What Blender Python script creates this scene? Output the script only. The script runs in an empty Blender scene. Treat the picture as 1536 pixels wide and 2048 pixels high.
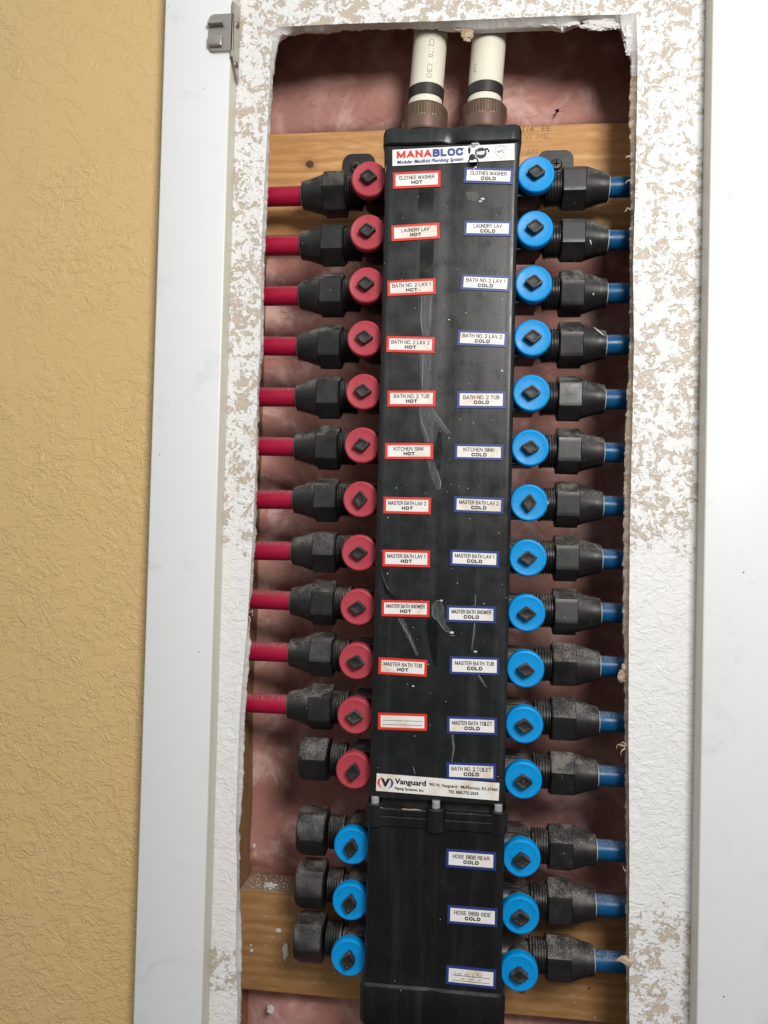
import bpy, bmesh, math, random
from mathutils import Vector, Matrix, noise
random.seed(7)
scene = bpy.context.scene
C = scene.collection
PI = math.pi

# ------------------------------------------------------------------ camera
F = 1537.0
CAM = Vector((0.0207, -0.6111, 0.0))
ROT = Matrix(((0.99358124, -0.1108462, -0.02257091),
              (0.11030293, 0.99360718, -0.02404233),
              (0.02509162, 0.02139837, 0.99945611)))      # columns: right, forward, up
cd = bpy.data.cameras.new('camera')
cam = bpy.data.objects.new('camera', cd)
C.objects.link(cam)
m = Matrix(((ROT[0][0], ROT[0][2], -ROT[0][1], CAM.x),
            (ROT[1][0], ROT[1][2], -ROT[1][1], CAM.y),
            (ROT[2][0], ROT[2][2], -ROT[2][1], CAM.z),
            (0, 0, 0, 1)))
cam.matrix_world = m
cd.sensor_fit = 'VERTICAL'
cd.sensor_height = 24.0
cd.lens = 24.0 * F / 2048.0
cd.clip_start = 0.01
cd.clip_end = 50
scene.camera = cam

# ------------------------------------------------------------------ light
w = bpy.data.worlds.new('World')
scene.world = w
w.use_nodes = True
bg = w.node_tree.nodes['Background']
bg.inputs[0].default_value = (0.93, 0.97, 1.0, 1)
bg.inputs[1].default_value = 1.0
# a room that is brighter towards its ceiling than towards its floor
wt = w.node_tree
wc = wt.nodes.new('ShaderNodeTexCoord'); ws = wt.nodes.new('ShaderNodeSeparateXYZ'); wr = wt.nodes.new('ShaderNodeValToRGB')
wm = wt.nodes.new('ShaderNodeMapRange'); wm.inputs[1].default_value = -1; wm.inputs[2].default_value = 1
wt.links.new(wc.outputs['Generated'], ws.inputs[0]); wt.links.new(ws.outputs[2], wm.inputs[0]); wt.links.new(wm.outputs[0], wr.inputs[0])
wt.links.new(wr.outputs[0], bg.inputs[0])
e = wr.color_ramp.elements
e[0].position = 0.15; e[0].color = (0.07, 0.062, 0.055, 1)
e[1].position = 1.0; e[1].color = (0.80, 0.83, 0.86, 1)
q = e.new(0.5); q.color = (0.235, 0.228, 0.218, 1)
q = e.new(0.66); q.color = (0.50, 0.52, 0.535, 1)

def area(name, loc, target, size, power, col):
    l = bpy.data.lights.new(name, 'AREA')
    l.shape = 'DISK'
    l.size = size
    l.energy = power
    l.color = col
    o = bpy.data.objects.new(name, l)
    C.objects.link(o)
    o.location = loc
    d = Vector(target) - Vector(loc)
    o.rotation_euler = d.to_track_quat('-Z', 'Y').to_euler()
    return o
area('ceiling_lamp', (0.34, -0.92, 0.46), (0.0, 0, 0.12), 0.34, 10.6, (1.0, 0.965, 0.91))
scene.view_settings.view_transform = 'Standard'
scene.view_settings.look = 'None'
scene.view_settings.exposure = 0.0
scene.view_settings.gamma = 1.0
scene.view_settings.use_curve_mapping = False
scene.cycles.max_bounces = 8
scene.cycles.use_denoising = True

# ------------------------------------------------------------------ helpers
def at(u, v, Y):
    """the point of the plane y = Y that the photograph shows at u, v"""
    d = ROT @ Vector(((u - 768) / F, 1.0, -(v - 1024) / F))
    t = (Y - CAM.y) / d.y
    return CAM + d * t

def mesh_obj(name, bm, mat, parent=None, sharp=32, loc=None):
    me = bpy.data.meshes.new(name)
    bmesh.ops.recalc_face_normals(bm, faces=bm.faces)
    lim = math.radians(sharp)
    for f in bm.faces:
        f.smooth = True
    for e in bm.edges:
        if len(e.link_faces) == 2:
            e.smooth = e.calc_face_angle(0) < lim
    bm.to_mesh(me)
    bm.free()
    mats = mat if isinstance(mat, (list, tuple)) else [mat]
    for q in mats:
        me.materials.append(q)
    o = bpy.data.objects.new(name, me)
    C.objects.link(o)
    if parent is not None:
        o.parent = parent
    if loc is not None:
        o.location = loc
    return o

def tag(o, label=None, cat=None, group=None, kind=None):
    if label: o['label'] = label
    if cat: o['category'] = cat
    if group: o['group'] = group
    if kind: o['kind'] = kind
    return o

def empty(name, loc=(0, 0, 0)):
    o = bpy.data.objects.new(name, None)
    o.empty_display_size = 0.01
    C.objects.link(o)
    o.location = loc
    return o

def box(bm, x0, x1, y0, y1, z0, z1, bev=0, mi=0, seg=2):
    vs = [bm.verts.new((x, y, z)) for x in (x0, x1) for y in (y0, y1) for z in (z0, z1)]
    idx = [(0, 1, 3, 2), (4, 6, 7, 5), (0, 4, 5, 1), (2, 3, 7, 6), (0, 2, 6, 4), (1, 5, 7, 3)]
    fs = [bm.faces.new([vs[i] for i in q]) for q in idx]
    for f in fs: f.material_index = mi
    if bev:
        es = list({e for f in fs for e in f.edges})
        bmesh.ops.bevel(bm, geom=es, offset=bev, segments=seg, profile=0.5, affect='EDGES')

def loft(bm, rings, cap=True, mi=0):
    """rings: lists of points of equal length, closed loops"""
    vr = [[bm.verts.new(p) for p in r] for r in rings]
    n = len(rings[0])
    for a, b in zip(vr, vr[1:]):
        for i in range(n):
            f = bm.faces.new((a[i], a[(i + 1) % n], b[(i + 1) % n], b[i]))
            f.material_index = mi
    if cap:
        f = bm.faces.new(vr[0]); f.material_index = mi
        f = bm.faces.new(list(reversed(vr[-1]))); f.material_index = mi
    return vr

def circ(n, r, ax, p, c=(0, 0, 0), ph=0, rf=None):
    """circle of n points round axis ax at position p along it"""
    out = []
    for i in range(n):
        a = 2 * PI * i / n + ph
        rr = rf(a, r) if rf else r
        s, t = rr * math.cos(a), rr * math.sin(a)
        if ax == 'x': q = (p, s, t)
        elif ax == 'y': q = (s, p, t)
        else: q = (s, t, p)
        out.append((q[0] + c[0], q[1] + c[1], q[2] + c[2]))
    return out

def lathe(bm, ax, prof, n=40, c=(0, 0, 0), cap=True, mi=0):
    loft(bm, [circ(n, r, ax, p, c) for p, r in prof], cap, mi)

# ------------------------------------------------------------------ materials
class N:
    def __init__(s, name):
        s.m = bpy.data.materials.new(name)
        s.m.use_nodes = True
        s.t = s.m.node_tree
        s.b = s.t.nodes['Principled BSDF']
        s.geo = s.t.nodes.new('ShaderNodeNewGeometry')
        s.tc = s.t.nodes.new('ShaderNodeTexCoord')
    def n(s, ty, **k):
        o = s.t.nodes.new(ty)
        for a, v in k.items(): setattr(o, a, v)
        return o
    def l(s, a, b): s.t.links.new(a, b)
    def inp(s, sock, v):
        if hasattr(v, 'is_output') or isinstance(v, bpy.types.NodeSocket): s.l(v, sock)
        elif isinstance(v, (tuple, list)) and len(v) == 3 and sock.type == 'RGBA': sock.default_value = (*v, 1)
        else: sock.default_value = v
    def pos(s): return s.geo.outputs['Position']
    def obj(s): return s.tc.outputs['Object']
    def map(s, v, sc=(1, 1, 1), lo=(0, 0, 0), rot=(0, 0, 0)):
        o = s.n('ShaderNodeMapping')
        s.l(v, o.inputs[0]); o.inputs['Scale'].default_value = sc
        o.inputs['Location'].default_value = lo; o.inputs['Rotation'].default_value = rot
        return o.outputs[0]
    def noise(s, v, scale, detail=3, rough=0.5, dist=0, out=0):
        o = s.n('ShaderNodeTexNoise')
        s.l(v, o.inputs['Vector'])
        o.inputs['Scale'].default_value = scale; o.inputs['Detail'].default_value = detail
        o.inputs['Roughness'].default_value = rough; o.inputs['Distortion'].default_value = dist
        return o.outputs[out]
    def voro(s, v, scale, feature='F1', out='Distance', rnd=1):
        o = s.n('ShaderNodeTexVoronoi', feature=feature)
        s.l(v, o.inputs['Vector']); o.inputs['Scale'].default_value = scale
        o.inputs['Randomness'].default_value = rnd
        return o.outputs[out]
    def ramp(s, v, a, b, lo=0.0, hi=1.0):
        o = s.n('ShaderNodeMapRange', clamp=True, interpolation_type='SMOOTHSTEP')
        s.inp(o.inputs[0], v)
        s.inp(o.inputs[1], a); s.inp(o.inputs[2], b)
        o.inputs[3].default_value = lo; o.inputs[4].default_value = hi
        return o.outputs[0]
    def lin(s, v, a, b, lo=0.0, hi=1.0):
        o = s.n('ShaderNodeMapRange', clamp=True)
        s.inp(o.inputs[0], v)
        o.inputs[1].default_value = a; o.inputs[2].default_value = b
        o.inputs[3].default_value = lo; o.inputs[4].default_value = hi
        return o.outputs[0]
    def math(s, op, a, b=0.0):
        o = s.n('ShaderNodeMath', operation=op)
        s.inp(o.inputs[0], a); s.inp(o.inputs[1], b)
        return o.outputs[0]
    def mix(s, f, a, b, bt='MIX'):
        o = s.n('ShaderNodeMix', data_type='RGBA', blend_type=bt)
        s.inp(o.inputs[0], f)
        for sk, v in ((o.inputs[6], a), (o.inputs[7], b)): s.inp(sk, v)
        return o.outputs[2]
    def xyz(s, v):
        o = s.n('ShaderNodeSeparateXYZ'); s.l(v, o.inputs[0]); return o.outputs
    def bump(s, h, strength=0.5, dist=0.001, normal=None):
        o = s.n('ShaderNodeBump')
        o.inputs['Strength'].default_value = strength; o.inputs['Distance'].default_value = dist
        s.l(h, o.inputs['Height'])
        if normal is not None: s.l(normal, o.inputs['Normal'])
        return o.outputs[0]
    def fin(s, col=None, rough=None, normal=None, spec=None, metal=None):
        if col is not None: s.inp(s.b.inputs['Base Color'], col)
        if rough is not None: s.inp(s.b.inputs['Roughness'], rough)
        if normal is not None: s.l(normal, s.b.inputs['Normal'])
        if spec is not None: s.inp(s.b.inputs['Specular IOR Level'], spec)
        if metal is not None: s.inp(s.b.inputs['Metallic'], metal)
        return s.m

def knock(s, p, zz, white_base, amt=0.012):
    """troweled relief: curly flat-topped plateaus with sharp edges"""
    warp = s.noise(p, 60, 2, 0.5, 0, 1)
    o = s.n('ShaderNodeVectorMath', operation='MULTIPLY_ADD')
    s.l(warp, o.inputs[0]); o.inputs[1].default_value = (amt, amt, amt); s.l(p, o.inputs[2])
    q = o.outputs[0]
    return q

def mat_gold():
    s = N('gold_wall_paint'); p = s.pos(); q = knock(s, p, None, 0, 0.005)
    z = s.xyz(p)[2]
    big = s.noise(p, 11, 2)
    dens = s.math('ADD', s.lin(z, 0.45, -0.38, -0.02, 0.20), s.math('MULTIPLY', big, 0.60))
    act = s.ramp(dens, 0.28, 0.42)
    A = s.noise(q, 38, 5, 0.66, 0.9)
    B = s.noise(s.map(q, (1, 1, 1.3), (4, 2, 7)), 74, 4, 0.66, 0.8)
    D = s.noise(s.map(q, (1, 1, 1), (9, 5, 1)), 165, 3, 0.6, 0.7)
    pl = s.ramp(A, 0.485, 0.525)
    pl2 = s.ramp(B, 0.49, 0.555)
    pl3 = s.ramp(D, 0.48, 0.62)
    h = s.math('MULTIPLY', pl, 0.35)
    h = s.math('ADD', h, s.math('MULTIPLY', s.math('MULTIPLY', pl2, act), 0.55))
    h = s.math('ADD', h, s.math('MULTIPLY', s.math('MULTIPLY', pl3, s.math('MULTIPLY', act, s.math('SUBTRACT', 1.0, s.math('MULTIPLY', pl, 0.8)))), 0.45))
    h = s.math('ADD', h, s.math('MULTIPLY', s.noise(p, 400, 2), 0.02))
    n = s.bump(h, 0.66, 0.00090)
    speck = s.ramp(s.voro(p, 60), 0.035, 0.02)
    sel = s.ramp(s.noise(p, 14, 1), 0.62, 0.64)
    col = s.mix(s.noise(p, 5, 2), (0.665, 0.462, 0.205), (0.70, 0.495, 0.232))
    col = s.mix(s.math('MULTIPLY', speck, sel), col, (0.09, 0.05, 0.03))
    return s.fin(col, 0.24, n, 0.55)

def mat_skim():
    s = N('troweled_white_drywall'); p = s.pos(); q = knock(s, p, None, 0, 0.007)
    X = s.xyz(p)
    z = X[2]; x = X[0]
    a = s.noise(q, 95, 5, 0.70, 0.8)
    b = s.noise(q, 230, 3, 0.6, 0.5)
    v = s.math('ADD', s.math('MULTIPLY', a, 0.62), s.math('MULTIPLY', b, 0.38))
    # where bare paper shows between the trowel strokes: upper half, and a patch low down
    side = s.lin(x, -0.05, 0.05, 0.0, 1.0)
    up = s.mix(side, s.lin(z, -0.10, -0.01, 0, 1), s.lin(z, -0.045, -0.01, 0, 1))
    lowr = s.math('MULTIPLY', s.ramp(z, -0.255, -0.295), 1.0)
    lowl = s.math('MULTIPLY', s.ramp(z, -0.335, -0.345), s.ramp(z, -0.39, -0.375))
    low = s.mix(side, lowl, lowr)
    cover = s.math('MAXIMUM', up, low)
    jig = s.math('MULTIPLY', s.math('SUBTRACT', s.noise(p, 25, 2), 0.5), 0.16)
    th = s.math('ADD', s.lin(cover, 0, 1, 0.12, 0.478), jig)
    dots = s.ramp(s.noise(q, 330, 2, 0.5, 0.4), 0.62, 0.64)
    bare = s.math('SUBTRACT', 1.0, s.ramp(s.math('SUBTRACT', v, th), -0.006, 0.006))
    bare = s.math('MULTIPLY', bare, s.math('SUBTRACT', 1.0, dots))
    col = s.mix(bare, (0.80, 0.80, 0.80), s.mix(s.noise(p, 40, 2), (0.50, 0.425, 0.345), (0.57, 0.50, 0.42)))
    thin = s.ramp(s.noise(q, 120, 4, 0.6, 0.8), 0.56, 0.6)
    col = s.mix(s.math('MULTIPLY', thin, 0.10), col, (0.60, 0.58, 0.56))
    speck = s.math('MULTIPLY', s.ramp(s.voro(p, 90), 0.05, 0.03), s.ramp(s.noise(p, 17, 1), 0.60, 0.62))
    col = s.mix(speck, col, (0.12, 0.08, 0.06))
    r1 = s.ramp(s.noise(q, 60, 4, 0.6, 1.0), 0.46, 0.53)
    r2 = s.ramp(s.noise(s.map(q, (1, 1, 1.6), (3, 1, 2)), 120, 3, 0.6, 0.8), 0.46, 0.56)
    h = s.math('ADD', s.math('MULTIPLY', r1, 0.5), s.math('MULTIPLY', r2, 0.45))
    h = s.math('SUBTRACT', h, s.math('MULTIPLY', bare, 0.7))
    h = s.math('ADD', h, s.math('MULTIPLY', b, 0.25))
    n = s.bump(h, 0.75, 0.0006)
    return s.fin(col, 0.5, n, 0.35)

def mat_casing():
    s = N('white_frame_paint'); p = s.pos()
    sm = s.ramp(s.noise(p, 19, 5, 0.65, 0.8), 0.56, 0.68)
    fine = s.noise(p, 140, 3, 0.7)
    col = s.mix(s.math('MULTIPLY', s.math('MULTIPLY', sm, fine), 0.55), (0.765, 0.785, 0.80), (0.52, 0.58, 0.56))
    dot = s.math('MULTIPLY', s.ramp(s.voro(p, 75), 0.055, 0.035), s.ramp(s.noise(p, 22, 1), 0.56, 0.58))
    col = s.mix(dot, col, (0.10, 0.09, 0.08))
    # side faces beiger: part paint colour, part their duller light painted in
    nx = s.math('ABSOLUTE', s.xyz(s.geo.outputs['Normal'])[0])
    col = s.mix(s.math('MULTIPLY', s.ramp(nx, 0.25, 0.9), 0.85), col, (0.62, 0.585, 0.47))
    n = s.bump(s.noise(s.map(p, (1, 1, 0.12)), 260, 3), 0.12, 0.0004)
    return s.fin(col, 0.38, n, 0.5)

def mat_plaster():
    s = N('torn_plaster'); p = s.pos()
    col = s.mix(s.noise(p, 120, 3), (0.74, 0.73, 0.73), (0.60, 0.57, 0.56))
    n = s.bump(s.noise(p, 520, 3, 0.6), 0.6, 0.0006)
    return s.fin(col, 0.85, n, 0.2)
def mat_kraft():
    s = N('torn_brown_paper'); p = s.pos()
    col = s.mix(s.ramp(s.noise(p, 160, 3), 0.35, 0.65), (0.42, 0.31, 0.22), (0.58, 0.48, 0.38))
    n = s.bump(s.noise(p, 700, 4, 0.7), 0.9, 0.001)
    return s.fin(col, 0.9, n, 0.15)

def mat_wood(name, seed, knots, base=1.0):
    s = N(name); p = s.pos()
    if name == 'stud_wood': p = s.map(p, (1, 1, 1), (0, 0, 0), (0, PI / 2, 0))
    g = s.map(p, (2.2, 14, 26), (seed, seed, seed))
    wv = s.noise(g, 4.0, 5, 0.62, 1.3)
    fine = s.noise(s.map(p, (12, 200, 520), (seed, 0, 0)), 1.0, 3, 0.6)
    ring = s.n('ShaderNodeTexWave', wave_type='BANDS', bands_direction='Z')
    s.l(s.map(p, (0.35, 1, 1), (0, 0, seed * .1)), ring.inputs['Vector'])
    ring.inputs['Scale'].default_value = 34; ring.inputs['Distortion'].default_value = 3.5
    ring.inputs['Detail'].default_value = 3; ring.inputs['Detail Scale'].default_value = 6
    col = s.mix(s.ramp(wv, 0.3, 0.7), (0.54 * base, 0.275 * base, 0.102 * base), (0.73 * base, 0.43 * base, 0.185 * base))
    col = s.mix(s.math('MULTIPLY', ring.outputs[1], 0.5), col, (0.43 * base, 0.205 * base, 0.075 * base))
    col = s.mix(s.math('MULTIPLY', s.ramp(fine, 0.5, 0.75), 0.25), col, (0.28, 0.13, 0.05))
    X = s.xyz(p)
    for kx, kz, r in knots:
        dx = s.math('MULTIPLY', s.math('SUBTRACT', X[0], kx), 1.0)
        dz = s.math('MULTIPLY', s.math('SUBTRACT', X[2], kz), 1.15)
        d = s.math('SQRT', s.math('ADD', s.math('MULTIPLY', dx, dx), s.math('MULTIPLY', dz, dz)))
        d = s.math('ADD', d, s.math('MULTIPLY', s.math('SUBTRACT', s.noise(p, 180, 2), 0.5), r * 0.7))
        halo = s.ramp(d, r * 2.8, r * 0.9)
        core = s.ramp(d, r * 1.15, r * 0.8)
        col = s.mix(s.math('MULTIPLY', halo, 0.45), col, (0.34, 0.15, 0.055))
        col = s.mix(core, col, s.mix(s.noise(p, 900, 2), (0.06, 0.022, 0.012), (0.17, 0.065, 0.035)))
    nz = s.xyz(s.geo.outputs['Normal'])[2]
    dust = s.math('MULTIPLY', s.ramp(nz, 0.6, 0.9), s.ramp(s.noise(p, 150, 3), 0.25, 0.6))
    col = s.mix(s.math('MULTIPLY', dust, 0.8), col, (0.30, 0.25, 0.215))
    grit = s.math('MULTIPLY', s.ramp(nz, 0.6, 0.9), s.ramp(s.voro(p, 520), 0.24, 0.15))
    col = s.mix(s.math('MULTIPLY', grit, 0.9), col, (0.75, 0.72, 0.68))
    n = s.bump(s.math('ADD', fine, s.math('MULTIPLY', ring.outputs[1], 0.4)), 0.25, 0.0005)
    return s.fin(col, 0.55, n, 0.35)

def mat_insul():
    s = N('pink_fiberglass'); p = s.pos()
    a = s.noise(s.map(p, (1, 1, 0.7)), 14, 4, 0.6, 0.8)
    b = s.noise(s.map(p, (1, 1, 1.0), (2, 3, 4)), 26, 4, 0.62, 0.7)
    f = s.noise(s.map(p, (2.4, 1, 0.6), (0, 0, 0), (0, 0.6, 0)), 240, 4, 0.75, 0.8)
    col = s.mix(s.ramp(a, 0.3, 0.7), (0.42, 0.195, 0.165), (0.57, 0.315, 0.275))
    col = s.mix(s.math('MULTIPLY', s.ramp(b, 0.46, 0.68), 0.75), col, (0.76, 0.52, 0.48))
    col = s.mix(s.math('MULTIPLY', s.ramp(b, 0.42, 0.2), 0.55), col, (0.33, 0.135, 0.105))
    col = s.mix(s.math('MULTIPLY', s.ramp(f, 0.5, 0.8), 0.22), col, (0.66, 0.42, 0.38))
    sp = s.math('MULTIPLY', s.ramp(s.voro(p, 120), 0.06, 0.04), s.ramp(s.noise(p, 30, 1), 0.60, 0.62))
    col = s.mix(sp, col, (0.05, 0.03, 0.02))
    n = s.bump(s.math('ADD', s.math('MULTIPLY', b, 1.0), s.math('MULTIPLY', f, 0.35)), 0.45, 0.003)
    s.b.inputs['Sheen Weight'].default_value = 0.15
    return s.fin(col, 0.95, n, 0.1)

def mat_black(name='black_plastic', base=(0.016, 0.017, 0.018), rough=0.42, dustamt=1.0, streak=False, lift=0.0):
    s = N(name); p = s.pos()
    nz = s.xyz(s.geo.outputs['Normal'])[2]
    g = s.noise(p, 900, 3, 0.75)
    g2 = s.noise(p, 70, 3, 0.6)
    oi = s.n('ShaderNodeObjectInfo')
    up = s.ramp(nz, 0.15, 0.75)
    amt = s.math('MULTIPLY', up, s.ramp(s.math('ADD', g, s.math('MULTIPLY', g2, 0.7)), 0.78, 0.98))
    haze = s.math('MULTIPLY', s.ramp(g2, 0.35, 0.75), 0.025 + lift)
    dust = s.math('MULTIPLY', s.math('MAXIMUM', s.math('MULTIPLY', amt, 0.52), s.math('ADD', haze, s.math('MULTIPLY', up, 0.07))), dustamt)
    col = s.mix(dust, base, (0.38, 0.35, 0.315))
    # scuffs and crumbs of plaster
    sc = s.math('MULTIPLY', s.ramp(s.noise(s.map(p, (1, 1, 1), (5, 5, 5)), 130, 4, 0.7, 1.5), 0.66, 0.72), 0.35)
    col = s.mix(s.math('MULTIPLY', sc, dustamt), col, (0.30, 0.30, 0.29))
    cr = s.math('MULTIPLY', s.ramp(s.voro(p, 150), 0.055, 0.035), s.ramp(s.noise(p, 60, 1), 0.57, 0.60))
    col = s.mix(cr, col, (0.62, 0.61, 0.58))
    r = s.lin(g2, 0.3, 0.7, rough - 0.06, rough + 0.10)
    if streak:
        st = s.noise(s.map(p, (1, 1, 0.06)), 90, 3, 0.6)
        r = s.math('ADD', r, s.lin(st, 0.35, 0.65, -0.03, 0.04))
        col = s.mix(s.math('MULTIPLY', s.ramp(st, 0.48, 0.70), 0.03), col, (0.28, 0.30, 0.31))
    r = s.math('ADD', r, s.math('MULTIPLY', dust, 0.5))
    n = s.bump(s.noise(p, 420, 3), 0.10, 0.0004)
    return s.fin(col, r, n, 0.5)

def mat_plastic(name, c1, c2, rough=0.4, grime=0.5, sss=0.0, top=False):
    s = N(name); p = s.pos()
    col = s.mix(s.noise(p, 45, 3), c1, c2)
    pit = s.math('MULTIPLY', s.ramp(s.noise(p, 170, 4, 0.7, 1.6), 0.60, 0.70), grime)
    col = s.mix(pit, col, tuple(v * 0.45 for v in c1))
    cr = s.math('MULTIPLY', s.ramp(s.voro(p, 170), 0.045, 0.03), s.ramp(s.noise(p, 70, 1), 0.57, 0.6))
    col = s.mix(cr, col, (0.05, 0.04, 0.05))
    r = s.lin(s.noise(p, 110, 3), 0.3, 0.7, rough - 0.06, rough + 0.1)
    if top:
        nz = s.xyz(s.geo.outputs['Normal'])[2]
        d = s.math('MULTIPLY', s.ramp(nz, 0.35, 0.95), s.ramp(s.noise(p, 1000, 3, 0.75), 0.44, 0.6))
        col = s.mix(s.math('MULTIPLY', d, 0.6), col, (0.42, 0.38, 0.35))
        r = s.math('ADD', r, s.math('MULTIPLY', d, 0.4))
    if sss:
        s.b.inputs['Subsurface Weight'].default_value = sss
        s.b.inputs['Subsurface Radius'].default_value = (0.004, 0.002, 0.002)
        s.b.inputs['Subsurface Scale'].default_value = 0.4
    n = s.bump(s.noise(p, 300, 3), 0.08, 0.0004)
    return s.fin(col, r, n, 0.3)

def mat_paper(name, base, stain=1.0):
    s = N(name); p = s.pos()
    a = s.ramp(s.noise(p, 34, 3, 0.6, 0.8), 0.46, 0.72)
    b = s.ramp(s.noise(p, 75, 3, 0.6, 1.5), 0.60, 0.63)
    col = s.mix(s.math('MULTIPLY', a, 0.75 * stain), base, (0.66, 0.54, 0.40))
    col = s.mix(s.math('MULTIPLY', s.math('MULTIPLY', b, a), 0.6 * stain), col, (0.42, 0.26, 0.13))
    return s.fin(col, 0.42, s.bump(s.noise(p, 250, 2), 0.08, 0.0005), 0.4)
def mat_flat(name, c, rough=0.5, metal=0.0, spec=0.5):
    s = N(name); p = s.pos()
    col = s.mix(s.math('MULTIPLY', s.noise(p, 220, 3), 0.35), c, tuple(v * 0.7 for v in c))
    return s.fin(col, rough, None, spec, metal)

M = dict(
    gold=mat_gold(), skim=mat_skim(), casing=mat_casing(), plaster=mat_plaster(), kraft=mat_kraft(),
    wood1=mat_wood('pine_board', 3.3, [(-0.1300, 0.3275, 0.0042), (0.118, 0.300, 0.0012)]),
    wood2=mat_wood('pine_board_dim', 8.1, [(-0.035, -0.372, 0.003), (0.0745, -0.392, 0.0026), (0.130, -0.385, 0.0012)], 0.66),  # darker, browner pine; the weaker light low down is in the colour too
    stud=mat_wood('stud_wood', 5.0, [], 0.55),
    insul=mat_insul(),
    body=mat_black('manifold_plastic', (0.0065, 0.0080, 0.0088), 0.31, 0.28, True),
    black=mat_black('fitting_plastic', (0.009, 0.009, 0.0095), 0.38, 0.9),
    lowbody=mat_black('lower_manifold_plastic', (0.0045, 0.005, 0.0055), 0.27, 0.12, True),
    stem=mat_black('stem_plastic', (0.012, 0.011, 0.010), 0.5, 0.8, False, 0.03),
    redcap=mat_plastic('red_knob_plastic', (0.48, 0.060, 0.085), (0.42, 0.048, 0.070), 0.42, 0.8),
    bluecap=mat_plastic('blue_knob_plastic', (0.0, 0.31, 0.76), (0.0, 0.28, 0.69), 0.42, 0.8),
    redpipe=mat_plastic('red_pipe_plastic', (0.39, 0.006, 0.040), (0.33, 0.005, 0.033), 0.42, 0.2, 0, True),
    bluepipe=mat_plastic('blue_pipe_plastic', (0.004, 0.085, 0.225), (0.003, 0.072, 0.19), 0.33, 0.2, 0, True),
    cream=mat_plastic('cream_pipe_plastic', (0.80, 0.77, 0.655), (0.75, 0.72, 0.61), 0.36, 0.06),
    band=mat_flat('dark_metal_band', (0.060, 0.052, 0.050), 0.38, 0.6),
    bronze=mat_flat('brown_coupling', (0.19, 0.115, 0.090), 0.36, 0.45),
    brass=mat_flat('worn_knurl', (0.18, 0.125, 0.085), 0.36, 0.6),
    nickel=mat_flat('satin_nickel', (0.50, 0.47, 0.42), 0.36, 0.95),
    maroon=mat_flat('dark_red_hole', (0.10, 0.012, 0.015), 0.6),
    bolt=mat_flat('grey_bolt_head', (0.34, 0.34, 0.36), 0.5),
    paper=mat_paper('white_sticker', (0.82, 0.80, 0.78)),
    paper2=mat_paper('clean_sticker', (0.86, 0.86, 0.86), 0.5),
    redbd=mat_flat('red_sticker_border', (0.72, 0.035, 0.020), 0.4),
    bluebd=mat_flat('blue_sticker_border', (0.022, 0.045, 0.21), 0.4),
    ink=mat_flat('black_ink', (0.018, 0.016, 0.018), 0.5),
    inkgrey=mat_flat('faded_ink', (0.22, 0.20, 0.19), 0.6),
    inkred=mat_flat('red_ink', (0.72, 0.03, 0.03), 0.5),
    inkblue=mat_flat('blue_ink', (0.025, 0.07, 0.30), 0.5),
    inkbrown=mat_flat('lumber_stamp_ink', (0.20, 0.105, 0.055), 0.7),
    hole=mat_flat('dark_hole', (0.002, 0.002, 0.002), 1.0, 0, 0),
    ring=mat_flat('pale_collet_ring', (0.62, 0.64, 0.62), 0.5),
)
M['fibre'] = mat_flat('pink_fibre', (0.62, 0.40, 0.37), 0.8)
def mat_scuff():
    s = N('pale_scuff'); p = s.pos()
    f = s.noise(s.map(p, (6, 1, 0.6)), 160, 3, 0.7)
    s.l(s.lin(f, 0.32, 0.72, 0.0, 0.26), s.b.inputs['Alpha'])
    return s.fin((0.42, 0.45, 0.48), 0.55, None, 0.3)
M['scuff'] = mat_scuff()
def mat_wet():
    s = N('dark_gloss_stain'); p = s.pos()
    s.l(s.lin(s.noise(p, 90, 3), 0.3, 0.6, 0.1, 0.6), s.b.inputs['Alpha'])
    return s.fin((0.004, 0.004, 0.004), 0.5, None, 0.15)
M['wet'] = mat_wet()

# ------------------------------------------------------------------ writing
def text_mesh(txt, h, w=None, bold=0.0, shear=0.0):
    """flat lettering h tall (capitals) and w wide in the xz plane, centred, facing -y"""
    cu = bpy.data.curves.new('t', 'FONT')
    cu.body = txt; cu.size = 1.0; cu.align_x = 'LEFT'; cu.offset = bold; cu.shear = shear
    cu.resolution_u = 2
    ob = bpy.data.objects.new('t', cu); C.objects.link(ob)
    bpy.context.view_layer.update()
    dg = bpy.context.evaluated_depsgraph_get()
    me = bpy.data.meshes.new_from_object(ob.evaluated_get(dg))
    bpy.data.objects.remove(ob); bpy.data.curves.remove(cu)
    xs = [v.co.x for v in me.vertices]
    x0, x1 = min(xs), max(xs)
    sy = h / 0.73
    sx = (w / (x1 - x0)) if w else sy
    for v in me.vertices:
        x, y = v.co.x, v.co.y
        v.co = ((x - (x0 + x1) / 2) * sx, 0, (y - 0.365) * sy)
    return me

def put_text(name, txt, mat, parent, loc, h, w=None, bold=0.0, rot=None, shear=0.0):
    me = text_mesh(txt, h, w, bold, shear)
    bm = bmesh.new(); bm.from_mesh(me); bpy.data.meshes.remove(me)
    bmesh.ops.remove_doubles(bm, verts=bm.verts, dist=1e-7)
    o = mesh_obj(name, bm, mat, parent, loc=loc)
    if rot: o.rotation_euler = rot
    return o

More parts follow.
